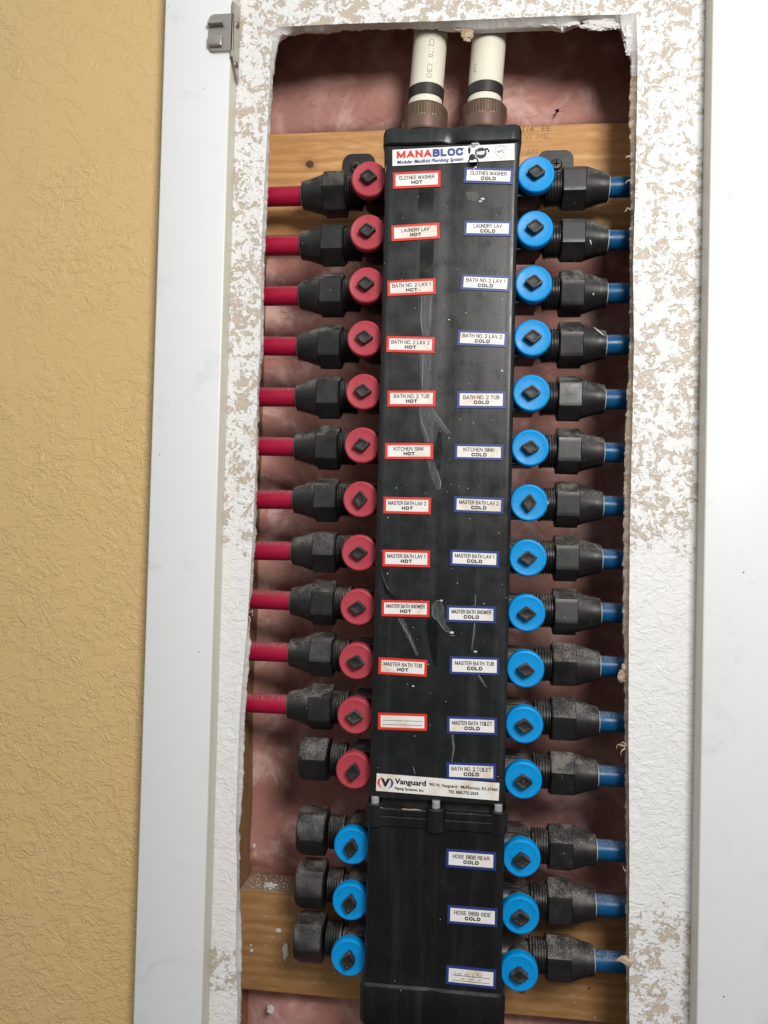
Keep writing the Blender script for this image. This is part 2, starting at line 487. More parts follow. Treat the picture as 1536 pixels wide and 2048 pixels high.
def text_bm(bm, txt, cx, cz, y, h, w=None, bold=0.0, shear=0.0, mi=0):
    """bold: stroke gain in cap heights, made of slightly shifted layers"""
    me = text_mesh(txt, h * (1 - bold * .5), (w - bold * h) if w else None, .006 if bold else 0, shear)
    d = bold * h / 2
    sh = [(-d, 0), (0, 0), (d, 0), (-d * .5, d * .5), (d * .5, -d * .5)] if bold else [(0, 0)]
    for k, (a, b) in enumerate(sh):
        c = me.copy()
        c.transform(Matrix.Translation((cx + a, y - k * .00002, cz + b)))
        bm.from_mesh(c); bpy.data.meshes.remove(c)
    bpy.data.meshes.remove(me)

GL = {
 'A': (.82, [[(0, 0), (.5, 1), (1, 0)], [(.2, .30), (.8, .30)]]),
 'B': (.72, [[(0, 0), (0, 1), (.7, 1), (.95, .88), (.95, .64), (.7, .53), (0, .53)], [(.7, .53), (1, .40), (1, .14), (.75, 0), (0, 0)]]),
 'C': (.72, [[(1, .76), (.9, .92), (.65, 1), (.35, 1), (.1, .9), (0, .7), (0, .3), (.1, .1), (.35, 0), (.65, 0), (.9, .08), (1, .24)]]),
 'D': (.74, [[(0, 0), (0, 1), (.6, 1), (.9, .88), (1, .65), (1, .35), (.9, .12), (.6, 0), (0, 0)]]),
 'E': (.62, [[(1, 1), (0, 1), (0, 0), (1, 0)], [(0, .52), (.9, .52)]]),
 'F': (.60, [[(1, 1), (0, 1), (0, 0)], [(0, .5), (.85, .5)]]),
 'H': (.72, [[(0, 0), (0, 1)], [(1, 0), (1, 1)], [(0, .52), (1, .52)]]),
 'I': (.0, [[(0, 0), (0, 1)]]),
 'K': (.74, [[(0, 0), (0, 1)], [(1, 1), (0, .38)], [(.3, .56), (1, 0)]]),
 'L': (.58, [[(0, 1), (0, 0), (1, 0)]]),
 'M': (.95, [[(0, 0), (0, 1), (.5, .12), (1, 1), (1, 0)]]),
 'N': (.74, [[(0, 0), (0, 1), (1, 0), (1, 1)]]),
 'O': (.78, [[(.35, 1), (.65, 1), (.9, .9), (1, .7), (1, .3), (.9, .1), (.65, 0), (.35, 0), (.1, .1), (0, .3), (0, .7), (.1, .9), (.35, 1)]]),
 'P': (.68, [[(0, 0), (0, 1), (.7, 1), (1, .88), (1, .58), (.7, .46), (0, .46)]]),
 'R': (.72, [[(0, 0), (0, 1), (.7, 1), (1, .88), (1, .62), (.7, .5), (0, .5)], [(.6, .5), (.95, .38), (1, 0)]]),
 'S': (.68, [[(1, .76), (.85, .94), (.5, 1), (.15, .94), (0, .76), (.12, .60), (.88, .42), (1, .24), (.85, .06), (.5, 0), (.15, .06), (0, .26)]]),
 'T': (.70, [[(0, 1), (1, 1)], [(.5, 1), (.5, 0)]]),
 'U': (.72, [[(0, 1), (0, .25), (.15, .06), (.5, 0), (.85, .06), (1, .25), (1, 1)]]),
 'V': (.80, [[(0, 1), (.5, 0), (1, 1)]]),
 'W': (1.15, [[(0, 1), (.25, 0), (.5, .9), (.75, 0), (1, 1)]]),
 'Y': (.78, [[(0, 1), (.5, .46), (1, 1)], [(.5, .46), (.5, 0)]]),
 '1': (.22, [[(0, .8), (1, 1), (1, 0)]]),
 '2': (.66, [[(0, .72), (.12, .93), (.5, 1), (.88, .93), (1, .72), (.85, .48), (0, 0), (1, 0)]]),
 '.': (.0, [[(0, 0), (0, .08)]]),
 ' ': (.22, []),
}
def caps_bm(bm, txt, cx, cz, y, h, w, t, slant=0.0):
    """capital lettering of even strokes: h tall, w wide, strokes t thick, centred on cx, cz"""
    gap = .16 + t / h
    tot = sum(GL[c][0] for c in txt) + gap * (len(txt) - 1)
    k = (w - t) / tot
    x = cx - (w - t) / 2
    n = 0
    for c in txt:
        gw, lines = GL[c]
        for ln in lines:
            for (ax, az), (bx, bz) in zip(ln, ln[1:]):
                A = Vector((x + ax * gw * k, 0, -h / 2 + t / 2 + az * (h - t)))
                B = Vector((x + bx * gw * k, 0, -h / 2 + t / 2 + bz * (h - t)))
                d = (B - A).normalized(); nn = Vector((-d.z, 0, d.x)) * t / 2; e = d * t * .42
                q = []
                for p in (A - e + nn, B + e + nn, B + e - nn, A - e - nn):
                    z = max(-h / 2, min(h / 2, p.z))
                    q.append(bm.verts.new((p.x + slant * z, y - (n % 6) * .00001, cz + z)))
                bm.faces.new(q); n += 1
        x += (gw + gap) * k

# ================================================================== WALLS
def wall_panel():
    # painted wall with the rectangular opening that the frame covers
    bm = bmesh.new()
    X = [-1.3, -0.214, 0.222, 1.3]; Z = [-1.2, -0.62, 0.62, 1.2]
    g = {(a, c): bm.verts.new((X[a], 0, Z[c])) for a in range(4) for c in range(4)}
    for a in range(3):
        for c in range(3):
            if a == 1 and c == 1: continue
            bm.faces.new((g[a, c], g[a + 1, c], g[a + 1, c + 1], g[a, c + 1]))
    ex = bmesh.ops.extrude_face_region(bm, geom=list(bm.faces))
    for v in [q for q in ex['geom'] if isinstance(q, bmesh.types.BMVert)]: v.co.y = 0.0127
    o = mesh_obj('wall', bm, M['gold'])
    for f in o.data.polygons: f.use_smooth = False
    tag(o, 'gold painted wall with troweled texture left of the white frame', 'wall')
wall_panel()

def interp(tab, t):
    if t <= tab[0][0]: return tab[0][1]
    for (a, b), (c, d) in zip(tab, tab[1:]):
        if t <= c: return b + (d - b) * (t - a) / (c - a)
    return tab[-1][1]

# cut edge (front arris) and torn inner edge, read in photo pixels on the front and mid planes of the sheet
LA = [(54, 546), (121, 541), (202, 538), (404, 527), (525, 522), (686, 521), (770, 515), (920, 512), (1040, 507), (1160, 500), (1250, 495), (1320, 488), (1440, 479), (1560, 474), (1650, 472), (1780, 474), (1912, 471), (2000, 475), (2300, 470)]
LB = [(72, 562), (90, 555), (121, 548), (202, 542), (404, 534), (525, 528), (686, 526), (770, 518), (950, 514), (1070, 511), (1190, 503), (1225, 496), (1290, 500), (1440, 489), (1560, 486), (1640, 481), (1655, 478), (1820, 480), (1880, 483), (2040, 481), (2300, 476)]
RA = [(28, 1275), (160, 1275), (404, 1270), (525, 1266), (686, 1268), (880, 1264), (1073, 1260), (1250, 1258), (1450, 1257), (1690, 1259), (1900, 1258), (2048, 1259), (2300, 1259)]
RB = [(60, 1246), (80, 1251), (120, 1262), (242, 1259), (404, 1261), (525, 1259), (686, 1260), (764, 1255), (878, 1250), (1073, 1247), (1250, 1246), (1340, 1249), (1450, 1249), (1600, 1251), (1800, 1252), (2048, 1253), (2300, 1253)]
TA = [(546, 54), (700, 47), (885, 42), (1083, 33), (1275, 28)]
TB = [(567, 71), (585, 68), (603, 62), (640, 63), (683, 58), (764, 54), (885, 53), (905, 56), (960, 59), (1020, 56), (1100, 53), (1123, 58), (1150, 47), (1176, 40), (1200, 47), (1225, 45), (1246, 60)]

def opening_loops():
    A, B = [], []
    step = 2.5
    # up the left side from below the frame, along the top, down the right
    v = 2250.0
    while v > 78:
        A.append(at(interp(LA, v), v, 0)); B.append(at(interp(LB, v), v, 0.006)); v -= step
    n = 16
    for i in range(n):   # rounded top left corner
        t = i / n
        A.append(at(541 + 10 * t * t + 4 * t, 78 - 24 * t, 0))
        a = PI / 2 * t
        B.append(at(557 + 18 * (1 - math.cos(a)), 82 - 14 * math.sin(a), 0.006))
    u = 576.0
    while u < 1240:
        A.append(at(interp(TA, u), 0, 0) if False else at(u, interp(TA, u), 0))
        B.append(at(u, interp(TB, u), 0.0075)); u += step
    for i in range(n):
        t = i / n
        A.append(at(1240 + 35 * t, 29 - 1.2 * t, 0))
        B.append(at(1240 + 14 * t, 58 + 26 * t, 0.006))
    v = 90.0
    while v < 2250:
        A.append(at(interp(RA, v), max(v, 28), 0)); B.append(at(interp(RB, v), v, 0.006)); v += step
    return A, B

def cut_sheet():
    A, B = opening_loops()
    nA = len(A)
    def jit(p, k, amp, f):
        q = p * f + Vector((k, k * 2.3, 1.1))
        n1 = noise.noise(q) + 0.6 * noise.noise(q * 2.7) + 0.4 * noise.noise(q * 7)
        return n1 * amp
    A2, B2, D2 = [], [], []
    cx = 0.0
    for i, (a, b) in enumerate(zip(A, B)):
        out = Vector((a.x - 0.0, 0, 0)); side = 1 if a.x > 0 else -1
        top = a.z > 0.41 and abs(a.x) < 0.155
        d = Vector((0, 0, 1)) if top else Vector((side, 0, 0))
        a2 = a + d * jit(a, 3, 0.00022, 90)
        b2 = b - d * (jit(b, 9, 0.0018 if top else 0.0010, 130 if top else 160) + max(0, jit(b, 21, 0.0014, 300) - 0.0006))
        c2 = Vector((b.x, 0.0127, b.z)) + d * (0.0015 + jit(b, 15, 0.0012, 130))
        A2.append(a2); B2.append(b2); D2.append(c2)
    # front sheet, a strip from every cut-edge point out to the rectangle
    bm = bmesh.new()
    x0, x1, z0, z1 = -0.2138, 0.2218, -0.6195, 0.6195
    zb = A2[0].z
    outer = []
    for a in A2:
        pass
    def outp(i):
        a = A2[i]
        if i == 0: return Vector((x0, 0, a.z))
        t = i / (nA - 1)
        left_n = sum(1 for q in A[:i + 1])
        return None
    # split by side
    iL = max(i for i in range(nA) if A[i].x < -0.15 and A[i].z < 0.425 and i < nA // 2)
    iR = min(i for i in range(nA // 2, nA) if A[i].x > 0.13 and A[i].z < 0.428 and i > iL + 50)
    O = []
    for i in range(nA):
        if i <= iL: O.append(Vector((x0, 0, A2[i].z)))
        elif i >= iR: O.append(Vector((x1, 0, A2[i].z)))
        else:
            t = (i - iL) / (iR - iL)
            O.append(Vector((x0 + (x1 - x0) * t, 0, z1)))
    vA = [bm.verts.new(p) for p in A2]
    vO = [bm.verts.new(p) for p in O]
    for i in range(nA - 1):
        if i == iL:
            c = bm.verts.new((x0, 0, z1))
            bm.faces.new((vA[i], vO[i], c, vO[i + 1], vA[i + 1]))
        elif i == iR - 1:
            c = bm.verts.new((x1, 0, z1))
            bm.faces.new((vA[i], vO[i], c, vO[i + 1], vA[i + 1]))
        else:
            bm.faces.new((vA[i], vO[i], vO[i + 1], vA[i + 1]))
    # below the opening
    zbot = z0
    q = [bm.verts.new((x0, 0, zbot)), bm.verts.new((x1, 0, zbot))]
    bm.faces.new((vO[0], vA[0], vA[-1], vO[-1], q[1], q[0]))
    for f in bm.faces:
        if f.normal.y > 0: f.normal_flip()
    sheet_f = list(bm.faces)
    root = empty('drywall_panel', (0, 0, -0.6195))
    tag(root, 'white troweled drywall with bare tan patches around the jagged opening', 'drywall')
    me = bpy.data.meshes.new('drywall_face')
    bm.normal_update()
    for f in bm.faces:
        if f.normal.y > 0: f.normal_flip()
    bm.to_mesh(me); bm.free()
    me.materials.append(M['skim'])
    o = bpy.data.objects.new('drywall_face', me); C.objects.link(o); o.parent = root; o.location = (0, 0, 0.6195)
    # torn edge: arris > torn ridge > back of sheet
    bm = bmesh.new()
    rows = []
    for a, b, c in zip(A2, B2, D2):
        top = a.z > 0.40
        kk = 2.2 if top else 1.0
        m1 = a.lerp(b, 0.25) + Vector((0, 0.0012 + jit(a, 41, .0006 * kk, 220), 0))
        b = b + Vector((0, jit(b, 43, .0009 * kk, 140), 0))
        rows.append([a, m1, a.lerp(b, 0.75) + Vector((0, 0.0006, 0)), b, b.lerp(c, 0.5), c])
    vr = [[bm.verts.new(p) for p in r] for r in rows]
    for ra, rb in zip(vr, vr[1:]):
        for k in range(5):
            f = bm.faces.new((ra[k], rb[k], rb[k + 1], ra[k + 1]))
            right = ra[0].co.x > 0.1 and ra[0].co.z < 0.36
            lowleft = ra[0].co.x < -0.1 and ra[0].co.z < -0.05
            f.material_index = 1 if (right and k >= 0) or (lowleft and k >= 4) else 0
    e = mesh_obj('torn_edge', bm, [M['plaster'], M['kraft']], root, 60, (0, 0, 0.6195))
    return root
drywall = cut_sheet()

def lump(bm, c, r, sq=(1, 1, 1), seed=0, sub=2, amp=0.5, f=None):
    v0 = len(bm.verts)
    res = bmesh.ops.create_icosphere(bm, subdivisions=sub, radius=1.0)
    f = f or 1.6
    for v in res['verts']:
        k = 1 + amp * noise.noise(v.co * f + Vector((seed * 3.1, seed, 0)))
        v.co = Vector((v.co.x * sq[0], v.co.y * sq[1], v.co.z * sq[2])) * k * r + Vector(c)

def tube(bm, pts, r, n=6):
    rings = []
    for i, p in enumerate(pts):
        p = Vector(p)
        d = (Vector(pts[min(i + 1, len(pts) - 1)]) - Vector(pts[max(i - 1, 0)])).normalized()
        a = d.orthogonal().normalized(); b = d.cross(a)
        rr = r(i / (len(pts) - 1)) if callable(r) else r
        rings.append([p + (a * math.cos(2 * PI * k / n) + b * math.sin(2 * PI * k / n)) * rr for k in range(n)])
    loft(bm, rings)

def torn_bits():
    Z = Vector((0, 0, 0.6195))
    def add(name, bm, mat): mesh_obj(name, bm, mat, drywall, 60, (0, 0, 0.6195))
    # hanging flaps of plaster at the top right corner
    bm = bmesh.new()
    for (u, v, r, sq, sd) in ((1196, 50, .0055, (2.1, .35, .75), 1), (1218, 40, .0048, (1.9, .4, .55), 2), (1226, 52, .0030, (2.2, .4, .7), 3), (1184, 45, .004, (1.4, .3, .6), 8)):
        lump(bm, at(u, v, 0.006), r, sq, sd, 3, 0.9, 3.0)
    add('torn_plaster_flap', bm, M['plaster'])
    bm = bmesh.new()
    for (u, v, r, sq, sd) in ((1254, 52, .0048, (.75, .5, 1.7), 4), (1257, 72, .0052, (.8, .5, 1.5), 5), (1260, 84, .0034, (.6, .5, 1.4), 6), (1257, 103, .0026, (.9, .6, 1.0), 7), (1262, 95, .0022, (.5, .6, 1.8), 17)):
        lump(bm, at(u, v, 0.006), r, sq, sd, 3, 0.9, 3.0)
    add('torn_plaster_flap', bm, M['plaster'])
    bm = bmesh.new()
    for (u, v, r, sq, sd) in ((1104, 43, .0042, (2.6, .3, .8), 31), (1135, 44, .0042, (2.0, .35, .9), 32), (1124, 58, .0012, (.7, .6, 1.7), 33), (1208, 58, .0009, (1, 1, 1), 34), (1148, 40, .003, (2, .4, .5), 35)):
        lump(bm, at(u, v, 0.0065), r, sq, sd, 3, 0.8, 3.0)
    add('torn_plaster_flap', bm, M['plaster'])
    bm = bmesh.new()
    lump(bm, at(935, 66, 0.0085), .0048, (0.95, .25, 1.25), 11, 3, 0.8, 3.0)
    lump(bm, at(930, 57, 0.0085), .0042, (1.9, .25, .6), 12, 3, 0.6, 3.0)
    add('paper_scrap', bm, M['kraft'])
    bm = bmesh.new()      # tan blob on the right edge
    lump(bm, at(1243, 1353, 0.004), .0030, (.75, .7, 1.5), 13, 3, 0.8, 3.0)
    lump(bm, at(1247, 1335, 0.004), .0022, (.7, .7, 1.2), 14, 3, 0.8, 3.0)
    add('paper_scrap', bm, M['kraft'])
    bm = bmesh.new()      # splinter low on the right edge
    a, b, c2 = at(1231, 1921, 0.0), at(1258, 1908, 0.002), at(1262, 1942, 0.003)
    lump(bm, b.lerp(c2, .5), .0030, (1.1, .5, 1.8), 15, 3, .5, 3)
    tube(bm, [b.lerp(c2, .45), a.lerp(b, .45) - Vector((0, 0, .001)), a], lambda t: .0042 * (1 - t) + .0003, 5)
    add('paper_scrap', bm, M['kraft'])
    for (u0, v0, pts) in ((1250, 1493, [(0, 0), (-7, -3), (-14, -4), (-17, 0), (-16, 5)]), (1250, 1497, [(0, 0), (-5, 3), (-9, 9), (-7, 14)]), (1252, 1490, [(0, 0), (-6, -6), (-12, -2), (-10, 6)]),
                          (1261, 420, [(0, 0), (-6, -4), (-10, 3), (-14, 2)]), (1260, 360, [(0, 0), (-7, 3), (-9, 8)]), (1258, 312, [(0, 0), (-6, 3), (-7, -3)]), (498, 1233, [(0, 0), (3, 6), (1, 14), (-2, 20)]), (500, 1225, [(0, 0), (4, -4), (6, 4), (3, 8)]), (482, 2030, [(0, 0), (3, 5), (0, 9)]), (1251, 1742, [(0, 0), (-4, -5), (-5, -12)])):
        bm = bmesh.new()
        tube(bm, [at(u0 + a, v0 + b, 0.004 - 0.0012 * i) for i, (a, b) in enumerate(pts)], lambda t: .0007 * (1.1 - t), 5)
        add('paper_fibre', bm, M['kraft'])
torn_bits()

# ================================================================== FRAME
def frame():
    root = empty('access_frame', (0, 0, -0.62))
    tag(root, 'wide flat white painted wooden frame around the opening', 'frame')
    Z0 = 0.62
    def piece(name, x0, x1, z0, z1):
        bm = bmesh.new()
        box(bm, x0, x1, -0.019, -0.0002, z0 + Z0, z1 + Z0, 0.0016, seg=3)
        return mesh_obj(name, bm, M['casing'], root)
    piece('stile', -0.2353, -0.1789, -0.66, 0.66)
    piece('stile', 0.1935, 0.2580, -0.66, 0.66)
    piece('rail', -0.1787, 0.1933, 0.600, 0.66)
    piece('rail', -0.1787, 0.1933, -0.66, -0.600)
frame()

# ================================================================== HINGE
def hinge():
    c = at(449, 70, -0.021)
    root = empty('cabinet_hinge', (-0.1789, -0.019, c.z))
    tag(root, 'satin nickel cabinet hinge half wrapped round the left stile of the white frame', 'hinge')
    def L(u, v, Y): p = at(u, v, Y); return p.x + 0.1789, p.z - c.z
    # front wing lying on the stile
    bm = bmesh.new()
    x0 = L(417, 40, -.0205)[0]; zt = L(440, 28, -.0205)[1]; zb = L(440, 104, -.0205)[1]
    r = 0.005; pts = []
    for cx, cz, a0 in ((x0 + r, zt - r, PI / 2), (x0 + r * 1.1, zb + r, PI)):
        for k in range(7):
            a = a0 + PI / 2 * k / 6
            pts.append((cx + r * math.cos(a), cz + r * math.sin(a)))
    pts += [(0.0022, zb), (0.0022, zt)]
    vs = [bm.verts.new((x, -0.0022, z)) for x, z in pts]
    f = bm.faces.new(vs)
    ex = bmesh.ops.extrude_face_region(bm, geom=[f])
    for v in [g for g in ex['geom'] if isinstance(g, bmesh.types.BMVert)]: v.co.y = -0.0002
    bmesh.ops.bevel(bm, geom=[e for e in bm.edges if abs(e.verts[0].co.y + .0022) < 1e-5 and abs(e.verts[1].co.y + .0022) < 1e-5], offset=.0006, segments=2, affect='EDGES')
    mesh_obj('front_plate', bm, M['nickel'], root)
    # raised rib at the top and the raised pad below it
    bm = bmesh.new()
    xa, za = L(415.5, 46, -.0235); xb, zb2 = L(446, 44, -.0235)
    tube(bm, [(xa, -.0034, za), (xb, -.0034, zb2)], .0021, 14)
    mesh_obj('hinge_pin', bm, M['nickel'], root)
    bm = bmesh.new()
    xa, za = L(414.5, 69, -.0235); xb, zb2 = L(443, 90, -.0235)
    box(bm, xa, xb, -.0046, -.0021, zb2, za, .0011, seg=3)
    mesh_obj('raised_pad', bm, M['nickel'], root)
    # side plate on the inner face of the stile, pointed ends
    bm = bmesh.new()
    zt = 0.0330; zb = -0.030
    y0, y1 = -0.0022, 0.0165
    out = [(y0, zt - .006), (y0, zb + .0125), (y1 - .003, zb), (y1, zb + .0015), (y1, zt - .0015), (y1 - .003, zt)]
    vs = [bm.verts.new((0.0022, y, z)) for y, z in out]
    f = bm.faces.new(vs)
    ex = bmesh.ops.extrude_face_region(bm, geom=[f])
    for v in [g for g in ex['geom'] if isinstance(g, bmesh.types.BMVert)]: v.co.x = 0.0003
    bmesh.ops.bevel(bm, geom=list(bm.edges), offset=.0004, segments=2, affect='EDGES')
    mesh_obj('side_plate', bm, M['nickel'], root)
    for z in (0.0145, -0.0185):
        bm = bmesh.new()
        lathe(bm, 'x', [(0.0018, .0034), (0.0026, .0034), (.0029, .0030)], 24, (0, 0.0085, z))
        s1 = mesh_obj('screw', bm, M['nickel'], root)
        bm = bmesh.new()
        lathe(bm, 'x', [(.0028, .0024), (.0031, .0024)], 20, (0, 0.0085, z))
        mesh_obj('screw_recess', bm, M['maroon'], s1)
hinge()

# ================================================================== CAVITY
BAYL = -0.1755; BAYR = 0.1925
def stud(name, x0, x1, label):
    root = bpy.data.objects.new
    bm = bmesh.new()
    box(bm, x0, x1, 0.0135, 0.1380, -0.8, 0.8, .001)
    o = mesh_obj(name, bm, M['stud'])
    tag(o, label, 'stud')
stud('wall_stud', BAYL - 0.038, BAYL, 'upright wood stud edge at the left side of the wall cavity')
stud('wall_stud', BAYR, BAYR + 0.038, 'upright wood stud hidden past the right side of the wall cavity')

def insulation():
    bm = bmesh.new()
    nx, nz = 110, 300
    z0, z1 = -0.62, 0.62
    grid = []
    for j in range(nz + 1):
        row = []
        for i in range(nx + 1):
            x = BAYL - 0.001 + (BAYR - BAYL + .002) * i / nx
            z = z0 + (z1 - z0) * j / nz
            p = Vector((x * 9, z * 9, 2))
            h = noise.noise(p) * 0.010 + noise.noise(p * 2.3) * 0.005 + noise.noise(p * 6) * 0.0018
            edge = min(x - BAYL, BAYR - x)
            bulge = 0.012 * (1 - math.exp(-edge / 0.02))
            # batt set forward above top board to catch light, back behind valves to darken
            if z > 0.36: y = 0.088 - bulge * .6 - max(-0.006, h) * 0.7
            elif z > -0.33: y = 0.094 + 0.026 * min(1, max(0, edge) / 0.035) ** 1.5 * min(1, (.262 - z) / .04 if z > .2 else 1) * min(1, max(0, z + .33) / .03) - max(-0.008, h) * 0.9
            else: y = 0.097 - bulge - max(-0.006, h) * 0.8
            for pz0, pz1 in ((0.2628, 0.3567), (-0.4235, -0.3245)):   # pressed back behind the boards
                if pz0 - 0.006 < z < pz1 + 0.006:
                    y = 0.1035
                else:
                    d = min(abs(z - (pz0 - .006)), abs(z - (pz1 + .006)))
                    if d < 0.03: y = y + (0.1010 - y) * math.exp(-d / (0.003 if z > .36 else .006))
            if abs(z) > 0.52:  # unseen ends bent forward, added to keep stray light out of the cavity
                y -= (y - 0.015) * min(1, (abs(z) - 0.52) / 0.06) ** 2
            row.append(bm.verts.new((x, y, z)))
        grid.append(row)
    for j in range(nz):
        for i in range(nx):
            bm.faces.new((grid[j][i], grid[j][i + 1], grid[j + 1][i + 1], grid[j + 1][i]))
    r = bmesh.ops.extrude_face_region(bm, geom=list(bm.faces))
    for v in [g for g in r['geom'] if isinstance(g, bmesh.types.BMVert)]: v.co.y = 0.135
    ys = {}
    for a, row in enumerate(grid):
        for b_, v in enumerate(row): ys[a, b_] = v.co.copy()
    o = mesh_obj('insulation_batt', bm, M['insul'], None, 80)
    tag(o, 'dusty pink fiberglass insulation filling the back of the wall cavity', 'insulation')
    rnd = random.Random(5)
    bm = bmesh.new()
    for k in range(900):
        a, b_ = rnd.randrange(50, nz - 50), rnd.randrange(3, nx - 3)
        c = ys[a, b_]
        if c.y > 0.1022 and (.255 < c.z < .365 or -.43 < c.z < -.318): continue
        an = rnd.uniform(-.9, .9); L = rnd.uniform(.004, .016); bend = rnd.uniform(-.004, .004)
        pts = []
        for q in range(5):
            t = q / 4 - .5
            x = c.x + math.cos(an) * L * t - math.sin(an) * bend * (1 - 4 * t * t)
            z = c.z + math.sin(an) * L * t + math.cos(an) * bend * (1 - 4 * t * t)
            gi = max(0, min(nz, int(round((z - z0) / (z1 - z0) * nz)))); gj = max(0, min(nx, int(round((x - BAYL) / (BAYR - BAYL) * nx))))
            pts.append((x, ys[gi, gj].y - .0008 - .0022 * rnd.random() * (1 - abs(t)), z))
        tube(bm, pts, .00013, 3)
    fb = mesh_obj('loose_fibre', bm, M['fibre'], o, 80)
    fb['kind'] = 'stuff'
insulation()

def board(mat, z0, z1, label, skew):
    root = empty('wood_board', (0, 0.083, z0))
    tag(root, label, 'board', 'boards across the wall cavity')
    bm = bmesh.new()
    n = 40
    rings = []
    for i in range(n + 1):
        x = BAYL + .0005 + (BAYR - BAYL - .001) * i / n
        d = skew * x + 0.0004 * noise.noise(Vector((x * 30, z0, 0)))
        r = .0018
        pts = []
        for cy, cz, a0 in ((-.019 + r, r, PI), (.019 - r, r, 1.5 * PI), (.019 - r, z1 - z0 - r, 0), (-.019 + r, z1 - z0 - r, PI / 2)):
            for k in range(4):
                a = a0 + PI / 2 * k / 3
                pts.append((x, cy + r * math.cos(a), cz + r * math.sin(a) + d))
        rings.append(pts)
    loft(bm, rings)
    mesh_obj('plank', bm, mat, root)
    return root
b1 = board(M['wood1'], 0.2628, 0.3567, 'pine board crossing the top of the cavity behind the topmost valves', 0.0)
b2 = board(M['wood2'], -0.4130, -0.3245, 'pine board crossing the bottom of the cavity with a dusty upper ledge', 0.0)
# lumber stamp on the upper board
def stamp(txt, u, v, h, wpx, mat=None):
    p = at(u, v, 0.0638)
    put_text('stamp', txt, mat or M['inkbrown'], b1, (p.x, p.y - 0.083, p.z - 0.2628), h, wpx * .000437, -0.012)
stamp('1/4" EE', 1074, 257, .0050, 54)
M['inkfaint'] = mat_flat('faint_stamp_ink', (0.36, 0.19, 0.095), 0.7)
stamp('VJ  MIL', 1074, 273, .0044, 50, M['inkfaint'])
stamp('AN', 1064, 303, .0052, 22, M['inkfaint'])
stamp('VT', 1087, 414, .0044, 20, M['inkfaint'])

# plaster crumbs
def crumbs():
    bits = [((540, 1751), 0.070, .0035, (1.6, 1.0, .55), 'white plaster chip lying on the dusty ledge of the lower board', True),
            ((571, 1902), 0.0628, .0040, (.55, .25, 1.7), 'long white plaster flake stuck to the face of the lower board', False),
            ((557, 1861), 0.0628, .0020, (1.3, .35, .8), 'small white plaster crumb stuck near the top of the lower board face', False),
            ((541, 2019), 0.078, .0030, (1.0, .6, 1.15), 'white plaster crumb caught in the pink insulation below the lower board', False),
            ((508, 1692), 0.080, .0016, (.8, .6, 1.2), 'small plaster crumb caught on the insulation above the lower board', False),
            ((503, 1901), 0.0630, .0014, (1, .4, .9), 'tiny plaster crumb stuck at the left end of the lower board', False)]
    for (uv, Y, r, sq, lab, ledge) in bits:
        p = at(uv[0], uv[1], Y)
        if ledge: p.z = -0.3225
        bm = bmesh.new(); lump(bm, (0, 0, 0), r, sq, r * 1e4, 3, .8, 2.5)
        o = mesh_obj('plaster_crumb', bm, M['plaster'], None, 40, p)
        tag(o, lab, 'crumb', 'plaster crumbs in the cavity')
    # the grit nobody could count
    bm = bmesh.new()
    for i in range(260):
        k = random.random()
        r = random.uniform(.00025, .0006) * (1.6 if k > .95 else 1)
        if k < .72:
            x = random.uniform(-.172, -.09); y = random.uniform(.066, .095); z = -.3243
        elif k < .88:
            x = random.uniform(-.172, -.06); y = .0636; z = random.uniform(-.41, -.33)
        else:
            x = random.uniform(-.17, .18); y = .0636; z = random.uniform(-.41, -.33)
        lump(bm, (x, y, z), r, (random.uniform(.7, 1.5), .7, random.uniform(.7, 1.3)), i, 1, .5)
    o = mesh_obj('plaster_grit', bm, M['plaster'], None, 60)
    tag(o, 'white specks of plaster dust scattered over the lower board', 'grit', None, 'stuff')
crumbs()

# ================================================================== MANIFOLD
MAN = empty('plumbing_manifold', (0, 0.02, -0.42))
tag(MAN, 'tall black plastic water manifold with red knobs left and blue knobs right', 'manifold')
OFF = Vector((0, -0.02, 0.42))
def mpart(name, bm, mat, sharp=32, parent=None, loc=(0, 0, 0)):
    return mesh_obj(name, bm, mat, parent or MAN, sharp, (OFF + Vector(loc)) if parent is None else loc)

def body_profile(hw, y0, y1, r=.0042, groove=.0003, bulge=.00015, gw=.007):
    """closed outline in the xy plane"""
    pts = []
    for k in range(9):
        a = PI + PI / 2 * k / 8
        pts.append((-hw + r + r * math.cos(a), y0 + r + r * math.sin(a)))
    n = 44
    for i in range(1, n):
        x = -hw + r + (2 * hw - 2 * r) * i / n
        e = (abs(x) - hw / 2) / (hw / 2)
        pts.append((x, y0 + bulge * e * e + groove * math.exp(-(x / gw) ** 2)))
    for k in range(9):
        a = 1.5 * PI + PI / 2 * k / 8
        pts.append((hw - r + r * math.cos(a), y0 + r + r * math.sin(a)))
    for k in range(5):
        a = PI / 2 * k / 4
        pts.append((hw - r + r * math.cos(a), y1 - r + r * math.sin(a)))
    for k in range(5):
        a = PI / 2 + PI / 2 * k / 4
        pts.append((-hw + r + r * math.cos(a), y1 - r + r * math.sin(a)))
    return pts
FY = -0.012
def ring(pf, z, dz=None): return [(x, y, z + (dz(x, y) if dz else 0)) for x, y in pf]

# upper body
bm = bmesh.new()
zs = [-0.2100, -0.2090, -0.1]; zs = [-0.2102, -0.2092] + [-0.2 + i * .02 for i in range(25)] + [0.296, 0.303]
rings = []
for i, z in enumerate(zs):
    k = 0.0012 if i == 0 else 0.0003 if i == 1 else 0
    tp = max(0, (z - 0.27) / 0.026) * 0.0010
    rings.append(ring(body_profile(.0525 - k + tp, FY + k, 0.056), z))
loft(bm, rings)
body = mpart('upper_body', bm, M['body'])
